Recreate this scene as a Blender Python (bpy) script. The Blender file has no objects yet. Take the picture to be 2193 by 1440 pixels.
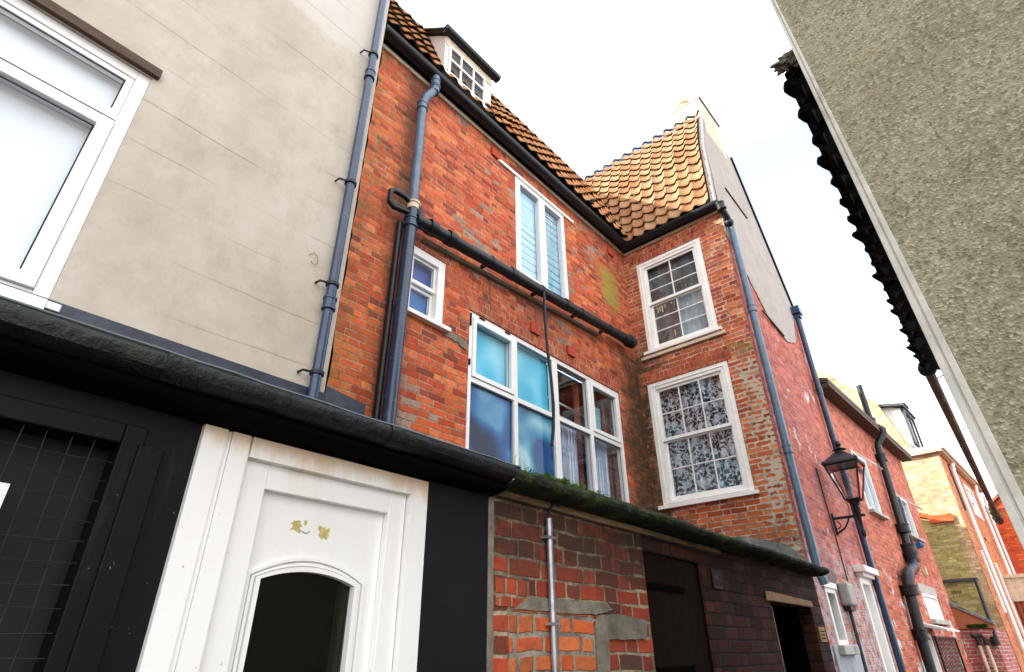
import bpy, bmesh, math, random
from mathutils import Vector, Matrix
random.seed(7)
sc = bpy.context.scene
COL = sc.collection
ZO = 1.5            # eye height above the paving: heights below are measured from eye level
R = math.radians

# ------------------------------------------------------------------ materials
class NT:
    def __init__(s, name):
        s.m = bpy.data.materials.new(name); s.m.use_nodes = True
        s.t = s.m.node_tree; s.t.nodes.clear()
        s.out = s.t.nodes.new('ShaderNodeOutputMaterial')
    def n(s, typ, **kw):
        nd = s.t.nodes.new(typ)
        for k, v in kw.items(): setattr(nd, k, v)
        return nd
    def put(s, sock, v):
        if v is None: return
        if isinstance(v, bpy.types.NodeSocket): s.t.links.new(v, sock)
        else:
            if isinstance(v, tuple) and len(v) == 3 and len(sock.default_value) == 4: v = v + (1,)
            sock.default_value = v
    def math(s, op, a, b=None, c=None):
        nd = s.n('ShaderNodeMath', operation=op)
        s.put(nd.inputs[0], a)
        if b is not None: s.put(nd.inputs[1], b)
        if c is not None: s.put(nd.inputs[2], c)
        return nd.outputs[0]
    def add(s, a, b): return s.math('ADD', a, b)
    def sub(s, a, b): return s.math('SUBTRACT', a, b)
    def mul(s, a, b): return s.math('MULTIPLY', a, b)
    def smooth(s, v, lo, hi, a=0.0, b=1.0):
        nd = s.n('ShaderNodeMapRange', interpolation_type='SMOOTHSTEP')
        s.put(nd.inputs[0], v); s.put(nd.inputs[1], lo); s.put(nd.inputs[2], hi); s.put(nd.inputs[3], a); s.put(nd.inputs[4], b)
        return nd.outputs[0]
    def mix(s, f, a, b, bt='MIX'):
        nd = s.n('ShaderNodeMix', data_type='RGBA', blend_type=bt)
        s.put(nd.inputs[0], f); s.put(nd.inputs[6], a); s.put(nd.inputs[7], b)
        return nd.outputs[2]
    def ramp(s, f, stops, interp='LINEAR'):
        nd = s.n('ShaderNodeValToRGB'); cr = nd.color_ramp; cr.interpolation = interp
        while len(cr.elements) < len(stops): cr.elements.new(0.5)
        for e, (p, c) in zip(cr.elements, stops):
            e.position = p; e.color = tuple(c) + (1,)
        s.put(nd.inputs[0], f); return nd.outputs[0]
    def uv(s): return s.n('ShaderNodeUVMap').outputs[0]
    def pos(s): return s.n('ShaderNodeNewGeometry').outputs['Position']
    def xyz(s, v):
        nd = s.n('ShaderNodeSeparateXYZ'); s.put(nd.inputs[0], v); return nd.outputs
    def vec(s, x, y, z=0.0):
        nd = s.n('ShaderNodeCombineXYZ'); s.put(nd.inputs[0], x); s.put(nd.inputs[1], y); s.put(nd.inputs[2], z); return nd.outputs[0]
    def noise(s, v, scale, detail=3.0, rough=0.55, out=0):
        nd = s.n('ShaderNodeTexNoise'); s.put(nd.inputs['Vector'], v); nd.inputs['Scale'].default_value = scale
        nd.inputs['Detail'].default_value = detail; nd.inputs['Roughness'].default_value = rough
        return nd.outputs[out]
    def scaled(s, v, x, y, z):
        nd = s.n('ShaderNodeVectorMath', operation='MULTIPLY'); s.put(nd.inputs[0], v); nd.inputs[1].default_value = (x, y, z); return nd.outputs[0]
    def white(s, v):
        nd = s.n('ShaderNodeTexWhiteNoise', noise_dimensions='3D'); s.put(nd.inputs[0], v); return nd.outputs
    def voro(s, v, scale, feature='F1', rnd=1.0):
        nd = s.n('ShaderNodeTexVoronoi', feature=feature); s.put(nd.inputs['Vector'], v)
        nd.inputs['Scale'].default_value = scale; nd.inputs['Randomness'].default_value = rnd; return nd.outputs
    def bump(s, h, strength=0.5, dist=0.01):
        nd = s.n('ShaderNodeBump'); s.put(nd.inputs['Height'], h); nd.inputs['Strength'].default_value = strength
        nd.inputs['Distance'].default_value = dist; return nd.outputs[0]
    def bsdf(s, col, rough=0.8, normal=None, spec=0.5, metal=0.0, coat=0.0):
        nd = s.n('ShaderNodeBsdfPrincipled')
        s.put(nd.inputs['Base Color'], col); s.put(nd.inputs['Roughness'], rough)
        nd.inputs['Specular IOR Level'].default_value = spec; nd.inputs['Metallic'].default_value = metal
        nd.inputs['Coat Weight'].default_value = coat
        if normal is not None: s.put(nd.inputs['Normal'], normal)
        return nd.outputs[0]
    def done(s, sh):
        s.t.links.new(sh, s.out.inputs[0]); return s.m

def m_brick(name, cols, mortar=(.42,.36,.28), h=.075, L=.225, Hd=.1125, joint=.011, grey=None, grey_amt=.60,
            dirt=None, dirt_amt=0.0, spec=.3, extra=None, smear=0.0, smear_col=(.55,.5,.42), bond='flemish', wob=.006, white_patch=0.0):
    s = NT(name); uv = s.uv(); P = s.pos()
    nz = s.noise(uv, 3.0, 2, .5, 1)
    nx = s.xyz(nz)
    fine = s.xyz(s.noise(uv, 35.0, 2, .6, 1))
    x = s.xyz(uv)
    u = s.add(x[0], s.add(s.mul(s.sub(nx[0], .5), wob*4), s.mul(s.sub(fine[0], .5), wob)))
    v = s.add(x[1], s.add(s.mul(s.sub(nx[1], .5), wob*4), s.mul(s.sub(fine[1], .5), wob)))
    row = s.math('FLOOR', s.math('DIVIDE', v, h))
    vv = s.sub(v, s.mul(row, h))
    rj = s.white(s.vec(row, 3.3, 1.0))[0]
    if bond == 'stretcher':
        Pd = L; off = s.mul(s.math('FLOORED_MODULO', row, 2.0), L/2)
        u2 = s.add(u, s.add(off, s.mul(rj, .03)))
        col = s.math('FLOOR', s.math('DIVIDE', u2, Pd)); lu = s.sub(u2, s.mul(col, Pd)); ln = L
        idx = col
    else:
        Pd = L+Hd; off = s.mul(s.math('FLOORED_MODULO', row, 2.0), Pd/2)
        u2 = s.add(u, s.add(off, s.mul(rj, .05)))
        col = s.math('FLOOR', s.math('DIVIDE', u2, Pd)); lu0 = s.sub(u2, s.mul(col, Pd))
        ih = s.math('GREATER_THAN', lu0, L)
        lu = s.sub(lu0, s.mul(ih, L)); ln = s.sub(L, s.mul(ih, L-Hd))
        idx = s.add(s.mul(col, 2.0), ih)
    du = s.math('MINIMUM', lu, s.sub(ln, lu)); dv = s.math('MINIMUM', vv, s.sub(h, vv))
    d = s.math('SMOOTH_MIN', du, dv, .006)
    idv = s.vec(idx, row, 0.0)
    w = s.white(idv); wr = w[0]
    w2 = s.white(s.vec(idx, row, 5.0))[0]
    jr = s.add(s.mul(s.smooth(s.noise(uv, 2.7, 5, .7), .3, .7, .30, .68), joint), s.mul(s.sub(w2, .5), joint*.45))
    if smear:
        sm = s.smooth(s.noise(uv, 2.2, 5, .7), .62-smear*.25, .75-smear*.25)
        if extra and 'smear' in extra: sm = s.math('MAXIMUM', sm, extra['smear'](s, P))
        jr = s.add(jr, s.mul(sm, s.smooth(s.noise(uv, 11.0, 3, .6), .3, .7, .002, .034)))
    mask = s.smooth(d, s.sub(jr, .0025), s.add(jr, .0035))
    n = len(cols)
    base = s.ramp(wr, [(i/max(1, n-1)*.98+.01, c) for i, c in enumerate(cols)])
    # every brick has its own tone and burnt / pale flecks
    tone = s.noise(s.vec(s.add(u, s.mul(wr, 9.0)), v, s.mul(w2, 7.0)), 22.0, 4, .65)
    base = s.mix(s.smooth(tone, .40, .80), base, s.mix(.5, base, (.06,.03,.022)), 'MIX')
    big = s.noise(uv, .8, 5, .65); big2 = s.noise(s.vec(s.mul(idx, L*.8), s.mul(row, h), 6.0), 2.6, 4, .7)
    vr = s.add(.80, s.add(s.mul(w2, .55), s.mul(s.sub(big2, .5), .8)))
    hs = s.n('ShaderNodeHueSaturation'); s.put(hs.inputs['Value'], vr); s.put(hs.inputs['Color'], base)
    base = hs.outputs[0]
    base = s.mix(s.mul(s.smooth(big, .50, .68), .32), base, s.mix(1.0, base, (.62,.42,.45), 'MULTIPLY'))
    if grey:
        cn = s.noise(s.vec(s.mul(idx, L*.75), s.mul(row, h), 2.0), 1.1, 3, .6)
        g = s.mul(s.smooth(s.add(cn, s.mul(s.sub(w2, .5), .25)), grey_amt, grey_amt+.05), .9)
        gc = s.ramp(wr, [(0, grey[0]), (1, grey[1])])
        base = s.mix(g, base, s.mix(s.smooth(tone, .4, .7), gc, s.mix(.4, gc, (.06,.05,.04))))
    mcol = s.mix(s.smooth(s.noise(uv, 5.0, 6, .75), .36, .64), mortar, tuple(c*.30 for c in mortar))
    if smear: mcol = s.mix(s.mul(sm, .9), mcol, s.mix(s.noise(uv, 14.0, 3), smear_col, tuple(c*.6 for c in smear_col)))
    colr = s.mix(mask, mcol, base)
    if white_patch:
        wp = s.smooth(s.noise(uv, 1.6, 6, .75), .66-white_patch*.2, .70-white_patch*.2)
        if extra and 'white' in extra: wp = s.mul(wp, extra['white'](s, P))
        colr = s.mix(s.mul(wp, .85), colr, (.62,.62,.63))
    sp = s.mul(s.smooth(s.noise(uv, 24, 4, .75), .645, .70), s.smooth(s.noise(uv, 1.9, 3, .6), .40, .58)); colr = s.mix(s.mul(sp, .75), colr, (.05,.03,.022))
    sl = s.smooth(s.noise(s.scaled(uv, 2.2, 9, 1), 3.0, 4, .7), .64, .70); colr = s.mix(s.mul(sl, .5), colr, (.06,.035,.025))
    # grime in blotches and runs
    gr = s.smooth(s.noise(s.scaled(uv, 1, .45, 1), 2.0, 6, .7), .48, .75)
    colr = s.mix(s.mul(gr, .17), colr, (.09,.05,.035))
    if extra and 'col' in extra: colr = extra['col'](s, P, colr, uv)
    hgt = s.add(mask, s.mul(tone, .5))
    nb = s.bump(hgt, .75, .006)
    return s.done(s.bsdf(colr, s.add(.75, s.mul(wr, .15)), nb, spec))

def m_plain(name, col, rough=.5, spec=.5, metal=0., var=.25, scale=6., bump=.0, dirt=None, dirt_lo=.55, dirt_hi=.75, coat=0., bscale=60.):
    s = NT(name); P = s.pos()
    nz = s.noise(P, scale, 5, .65)
    c = s.mix(s.smooth(nz, .3, .7), tuple(k*(1-var) for k in col), tuple(min(1, k*(1+var*.5)) for k in col))
    if dirt:
        c = s.mix(s.smooth(s.noise(s.scaled(P, 1, 1, .5), scale*.7+1.3, 6, .75), dirt_lo, dirt_hi), c, dirt)
    if name == 'black_paint':
        c = s.mix(s.smooth(s.noise(P, 34, 3, .8), .70, .735), c, (.16,.155,.145)); c = s.mix(s.mul(s.smooth(s.noise(s.scaled(P, 3, 1, .35), 2.4, 6, .8), .56, .72), .5), c, (.022,.021,.02))
    nb = s.bump(s.noise(P, bscale, 3, .6), bump, .004) if bump else None
    rr = s.add(rough-.06, s.mul(nz, .14))
    return s.done(s.bsdf(c, rr, nb, spec, metal, coat))

def m_glass(name, tint=(1,1,1), refl=1.0, rough=.01, wav=.0):
    s = NT(name); P = s.pos()
    gl = s.n('ShaderNodeBsdfGlossy'); gl.inputs['Roughness'].default_value = rough
    tr = s.n('ShaderNodeBsdfTransparent'); s.put(tr.inputs[0], tint)
    lw = s.n('ShaderNodeLayerWeight'); lw.inputs[0].default_value = .5
    if wav:
        nb = s.bump(s.noise(P, 1.6, 2, .5), wav, .02); s.put(gl.inputs['Normal'], nb)
    f = s.add(.042*refl, s.mul(s.math('POWER', lw.outputs['Facing'], 5.0), min(.95, refl)))
    f = s.math('MINIMUM', f, 1.0)
    mx = s.n('ShaderNodeMixShader'); s.put(mx.inputs[0], f)
    s.t.links.new(tr.outputs[0], mx.inputs[1]); s.t.links.new(gl.outputs[0], mx.inputs[2])
    return s.done(mx.outputs[0])

def m_render_left():
    s = NT('weathered_cement_render'); uv = s.uv()
    x = s.xyz(uv); wob = s.mul(s.sub(s.noise(uv, 1.5, 2), .5), .05)
    v = s.add(x[1], wob); u = s.add(x[0], wob)
    hh = .31; row = s.math('FLOOR', s.math('DIVIDE', v, hh)); vv = s.sub(v, s.mul(row, hh))
    dv = s.math('MINIMUM', vv, s.sub(hh, vv))
    u2 = s.add(u, s.mul(s.white(s.vec(row, 1, 2))[0], .9)); uu = s.math('FLOORED_MODULO', u2, .95)
    du = s.math('MINIMUM', uu, s.sub(.95, uu))
    brk = s.smooth(s.noise(s.scaled(uv, .6, 2.2, 1), 1.3, 3, .6), .44, .60, .0, 1.0)
    brk2 = s.smooth(s.noise(s.scaled(uv, 1, 1, 1), 1.1, 3, .7), .58, .66, 0, .7)
    ln = s.math('MAXIMUM', s.mul(s.smooth(dv, .0035, .0075, 1, 0), brk), s.mul(s.smooth(du, .003, .007, 1, 0), brk2))
    n1 = s.noise(uv, .9, 6, .7); n2 = s.noise(s.scaled(uv, 1, .6, 1), 4.5, 6, .75); n3 = s.noise(uv, 60, 3, .7)
    c = s.ramp(n1, [(.25, (.38,.325,.26)), (.45, (.475,.42,.35)), (.58, (.53,.48,.42)), (.75, (.44,.395,.33))])
    c = s.mix(s.smooth(n2, .42, .75, 0, .42), c, (.31,.26,.195))
    c = s.mix(s.mul(s.smooth(s.noise(s.scaled(uv, 2.5, .35, 1), 1.6, 5, .75), .52, .7), .3), c, (.36,.32,.25))
    # paler band across the upper storey
    c = s.mix(s.mul(s.smooth(s.add(x[1], s.mul(n1, .5)), 4.65, 4.8), .55), c, (.60,.57,.54))
    # ochre and rust stains
    st = s.smooth(s.noise(s.scaled(uv, 1.6, .7, 1), 1.7, 6, .8), .63, .73)
    c = s.mix(s.mul(st, .55), c, (.42,.28,.13))
    spk = s.smooth(s.noise(uv, 22, 4, .75), .67, .74); c = s.mix(s.mul(spk, .5), c, (.12,.10,.09))
    c = s.mix(s.mul(ln, .33), c, (.13,.11,.085))
    h = s.sub(s.add(s.mul(n3, .3), s.mul(n2, .5)), s.mul(ln, .6))
    return s.done(s.bsdf(c, .9, s.bump(h, .5, .004), .2))

def m_pebble():
    s = NT('lichened_roughcast'); uv = s.uv(); x = s.xyz(uv)
    vf = s.voro(uv, 85.0); vb = s.voro(uv, 27.0)
    n1 = s.noise(uv, 1.3, 5, .65); n2 = s.noise(uv, 17, 5, .78); n3 = s.noise(uv, 120, 3, .7)
    c = s.ramp(s.add(s.mul(n1, .55), s.mul(s.noise(uv, .45, 4, .6), .45)), [(.32, (.145,.132,.082)), (.46, (.225,.205,.135)), (.58, (.275,.255,.18)), (.70, (.35,.335,.265))])
    c = s.mix(s.mul(s.smooth(s.noise(s.scaled(uv, 2.2, .28, 1), 1.5, 6, .75), .50, .68), .55), c, (.175,.16,.10))
    c = s.mix(s.smooth(n2, .42, .72, 0, .5), c, (.16,.14,.085))
    w = s.xyz(vf[1]); c = s.mix(s.mul(s.smooth(w[0], .55, 1.0), .45), c, (.44,.41,.32))
    c = s.mix(s.mul(s.smooth(w[1], .68, .9), .6), c, (.09,.08,.052))
    c = s.mix(s.mul(s.smooth(s.noise(uv, 2.6, 6, .8), .60, .72), .5), c, (.30,.27,.06))
    pit = s.smooth(s.noise(uv, 24, 4, .8), .67, .72); c = s.mix(s.mul(pit, .8), c, (.045,.04,.025))
    h = s.add(s.smooth(vf[0], .0, .7, 1, 0), s.add(s.mul(s.noise(uv, 45, 4, .8), .9), s.mul(pit, -1.0)))
    return s.done(s.bsdf(c, .92, s.bump(h, .7, .004), .2))

def m_pantile(name, cols, moss=.35):
    s = NT(name); uv = s.uv(); x = s.xyz(uv); P = s.pos()
    iu = s.math('FLOOR', x[0]); iv = s.math('FLOOR', x[1])
    w = s.white(s.vec(iu, iv, 1)); n = len(cols)
    c = s.ramp(w[0], [(i/(n-1), q) for i, q in enumerate(cols)])
    n2 = s.noise(P, 14, 5, .75); n1 = s.noise(P, 1.4, 4, .6)
    c = s.mix(s.smooth(n2, .45, .72, 0, .6), c, (.16,.09,.05))
    c = s.mix(s.mul(s.smooth(s.noise(P, 7, 5, .8), .62, .72), .8), c, (.40,.36,.20))
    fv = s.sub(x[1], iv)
    lo = s.math('MAXIMUM', s.mul(s.smooth(s.add(fv, s.mul(s.sub(n2, .5), .5)), .0, .30, 1, 0), moss*.6), s.smooth(fv, .022, .06, 1, 0))  # lower tile ends: mossy darkening plus a painted shade line under each course
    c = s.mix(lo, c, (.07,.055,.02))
    c = s.mix(s.mul(s.smooth(n1, .55, .7), .35), c, (.20,.17,.07))
    return s.done(s.bsdf(c, .9, s.bump(s.noise(P, 80, 3, .7), .35, .003), .12))

def m_lace():
    s = NT('flowered_lace'); uv = s.uv()
    n = s.noise(uv, 9, 4, .7, 1)
    w = s.n('ShaderNodeVectorMath', operation='MULTIPLY_ADD'); s.put(w.inputs[0], n); w.inputs[1].default_value = (.12,.12,0); s.put(w.inputs[2], uv)
    v1 = s.voro(w.outputs[0], 7.5); v2 = s.voro(w.outputs[0], 15.0, 'DISTANCE_TO_EDGE'); v3 = s.noise(uv, 20, 3, .6)
    pet = s.math('SINE', s.mul(v1[0], 55.0))
    fl = s.mul(s.smooth(v1[0], .36, .42, 1, 0), s.smooth(pet, -.9, .1, .35, 1))
    lf = s.mul(s.smooth(v2[0], .10, .16, 1, 0), s.smooth(v3, .40, .52))
    f = s.math('MAXIMUM', fl, lf)
    fold = s.math('SINE', s.mul(s.add(s.xyz(uv)[0], s.mul(v3, .02)), 46))  # shading of the folds painted into the lace colour
    c = s.mix(f, s.mix(s.smooth(fold, 0, 1), (.020,.020,.026), (.10,.10,.12)), s.mix(s.smooth(fold, -1, 1), (.50,.50,.54), (.88,.88,.89)))
    return s.done(s.bsdf(c, .9, None, .1))

def m_cloth(name, a, b, scale=30., dirt=None):
    s = NT(name); uv = s.uv(); P = s.pos()
    fo = s.math('SINE', s.add(s.mul(s.xyz(uv)[0], scale), s.mul(s.noise(s.scaled(uv, 3, .6, 1), 2, 3), 9)))
    c = s.mix(s.smooth(fo, -1, 1), a, b)
    if dirt: c = s.mix(s.smooth(s.noise(uv, 2.5, 4, .7), .45, .65), c, dirt)
    return s.done(s.bsdf(c, .85, None, .15))

def m_blotch(name, stops, scale, rough=.5, bump=.2, bscale=30, stretch=(1,1,1), spec=.4, dist=.006):
    s = NT(name); P = s.scaled(s.pos(), *stretch); soft = 'film' in name or 'blind' in name
    n = s.noise(P, scale*.8 if soft else scale, 1.2 if soft else 6, .4 if soft else .72)
    c = s.ramp(n, stops)
    if name == 'black_roofing_felt':
        fl = s.mul(s.smooth(s.noise(s.pos(), 26, 5, .8), .665, .70), s.smooth(s.noise(s.pos(), 3.2, 3, .6), .5, .62))
        c = s.mix(fl, c, (.34,.34,.31))
    return s.done(s.bsdf(c, rough, s.bump(s.noise(s.pos(), bscale, 5, .7), bump, dist), spec))

def m_door():
    s = NT('stained_warmlit_white_upvc'); P = s.pos(); x = s.xyz(P)
    n = s.noise(s.scaled(P, 1, 1, .4), 7, 6, .75); n2 = s.noise(P, 40, 4, .75)
    c = s.mix(s.smooth(n, .45, .75, 0, .25), (.80,.80,.79), (.62,.58,.50))
    t = s.mul(s.smooth(s.add(x[2], s.mul(s.sub(n, .5), .16)), 2.015, 2.10), .75)  # warm reflected light at the frame top put into the colour
    c = s.mix(t, c, (.55,.36,.17))
    c = s.mix(s.mul(s.smooth(n2, .68, .74), .7), c, (.16,.13,.10))
    return s.done(s.bsdf(c, .4, None, .4))

def m_wood(name, a, b, rough=.7):
    s = NT(name); uv = s.uv(); x = s.xyz(uv)
    n = s.noise(s.scaled(uv, 18, 1.2, 1), 2, 5, .7)
    c = s.mix(s.smooth(n, .3, .7), a, b)
    pl = s.math('FLOORED_MODULO', x[0], .12); g = s.smooth(s.math('MINIMUM', pl, s.sub(.12, pl)), .002, .006)
    c = s.mix(g, (.004,.004,.004), c)
    return s.done(s.bsdf(c, rough, s.bump(s.add(g, s.mul(n, .3)), .6, .006), .06))

def main_extra(s, P, c, uv):
    x = s.xyz(P); n = s.noise(P, 2.3, 6, .75); n2 = s.noise(P, 9, 5, .75)
    # wet, mossy corner by the wing and under the old pipe end
    k = s.mul(s.smooth(s.add(x[0], s.mul(s.sub(n, .5), 1.3)), 6.95, 7.45), s.smooth(x[2], 6.5, 5.3))
    c = s.mix(s.mul(k, s.smooth(n2, .22, .55, .25, .95)), c, (.045,.032,.014))
    g = s.mul(s.smooth(s.add(s.math('ABSOLUTE', s.sub(x[0], 7.18)), s.mul(s.sub(n, .5), .5)), .34, .08),
              s.smooth(s.add(s.math('ABSOLUTE', s.sub(x[2], 6.95)), s.mul(s.sub(n2, .5), .5)), .55, .2))
    c = s.mix(s.mul(g, .8), c, (.30,.27,.045))
    # soot hanging below the horizontal pipe
    so = s.mul(s.smooth(s.add(s.math('ABSOLUTE', s.sub(x[0], 5.3)), s.mul(n, 1.2)), 1.25, .5), s.smooth(x[2], 5.05, 5.5))
    so = s.mul(so, s.smooth(x[2], 5.85, 5.65))
    c = s.mix(s.mul(so, .75), c, (.05,.04,.03))
    # rust and soot runs beside the soil pipe, under sills and vents
    st = s.smooth(s.add(s.math('ABSOLUTE', s.sub(x[0], 2.84)), s.mul(s.sub(n2, .5), .28)), .26, .06)
    c = s.mix(s.mul(st, .6), c, (.055,.04,.025))
    rn = s.noise(s.scaled(P, 5, 1, .5), 1.5, 5, .75)
    un = s.mul(s.mul(s.smooth(x[2], 6.05, 5.55), s.smooth(x[2], 4.9, 5.3)), s.smooth(rn, .48, .66)); c = s.mix(s.mul(un, .55), c, (.06,.045,.035))
    to = s.mul(s.smooth(s.add(x[2], s.mul(s.sub(n2, .5), .5)), 7.65, 7.95), s.smooth(rn, .40, .60)); c = s.mix(s.mul(to, .5), c, (.07,.045,.04))
    # yellow-green lichen low on the left
    l = s.mul(s.smooth(s.add(x[0], s.mul(n, 1.0)), 3.3, 2.7), s.smooth(n2, .42, .62))
    return s.mix(s.mul(l, .5), c, (.25,.20,.05))
def wing_extra(s, P, c, uv):
    x = s.xyz(P); n = s.noise(P, 2.3, 6, .75); n2 = s.noise(P, 9, 5, .75)
    k = s.mul(s.smooth(s.add(x[1], s.mul(s.sub(n, .5), 1.1)), 3.35, 3.85), s.smooth(x[2], 6.8, 5.4))
    c = s.mix(s.mul(k, s.smooth(n2, .25, .6)), c, (.055,.04,.02))
    b = s.mul(s.smooth(s.add(x[2], s.mul(s.sub(n, .5), .8)), 3.25, 2.85), s.smooth(n2, .35, .6))
    c = s.mix(s.mul(b, .5), c, (.07,.06,.03))
    g = s.mul(s.smooth(s.math('ABSOLUTE', s.sub(x[2], 5.43)), .12, .05), s.smooth(n2, .4, .55))
    return s.mix(s.mul(g, .7), c, (.22,.20,.05))
def wing_smear(s, P):
    x = s.xyz(P); n = s.noise(P, 3.5, 6, .75)
    k = s.mul(s.smooth(s.add(x[1], s.mul(s.sub(n, .5), .5)), 2.55, 2.3), s.smooth(s.add(x[2], s.mul(s.sub(n, .5), 1.0)), 5.6, 4.9))
    return s.mul(k, s.smooth(n, .38, .55))
def front_extra(s, P, c, uv):
    x = s.xyz(P); n = s.noise(P, 1.7, 6, .75); n2 = s.noise(s.scaled(P, 1, 1, 1), 7, 6, .8)
    c = s.mix(s.mul(s.mul(s.smooth(n, .45, .62), .45), s.smooth(s.add(x[2], s.mul(n, 2.0)), 6.8, 4.2)), c, (.27,.17,.20))
    f = s.mul(s.smooth(n2, .60, .66), .8); c = s.mix(f, c, (.55,.48,.45))
    k = s.mul(s.smooth(s.add(x[2], s.mul(s.sub(n, .5), 2.0)), 3.0, 2.2), s.smooth(n2, .42, .56))
    return s.mix(s.mul(k, .75), c, (.50,.47,.48))
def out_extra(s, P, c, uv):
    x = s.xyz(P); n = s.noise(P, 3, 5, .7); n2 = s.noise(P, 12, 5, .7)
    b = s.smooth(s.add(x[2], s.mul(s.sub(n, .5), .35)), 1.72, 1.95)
    return s.mix(s.mul(b, s.smooth(n2, .3, .6, .35, .85)), c, (.035,.026,.018))

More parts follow.
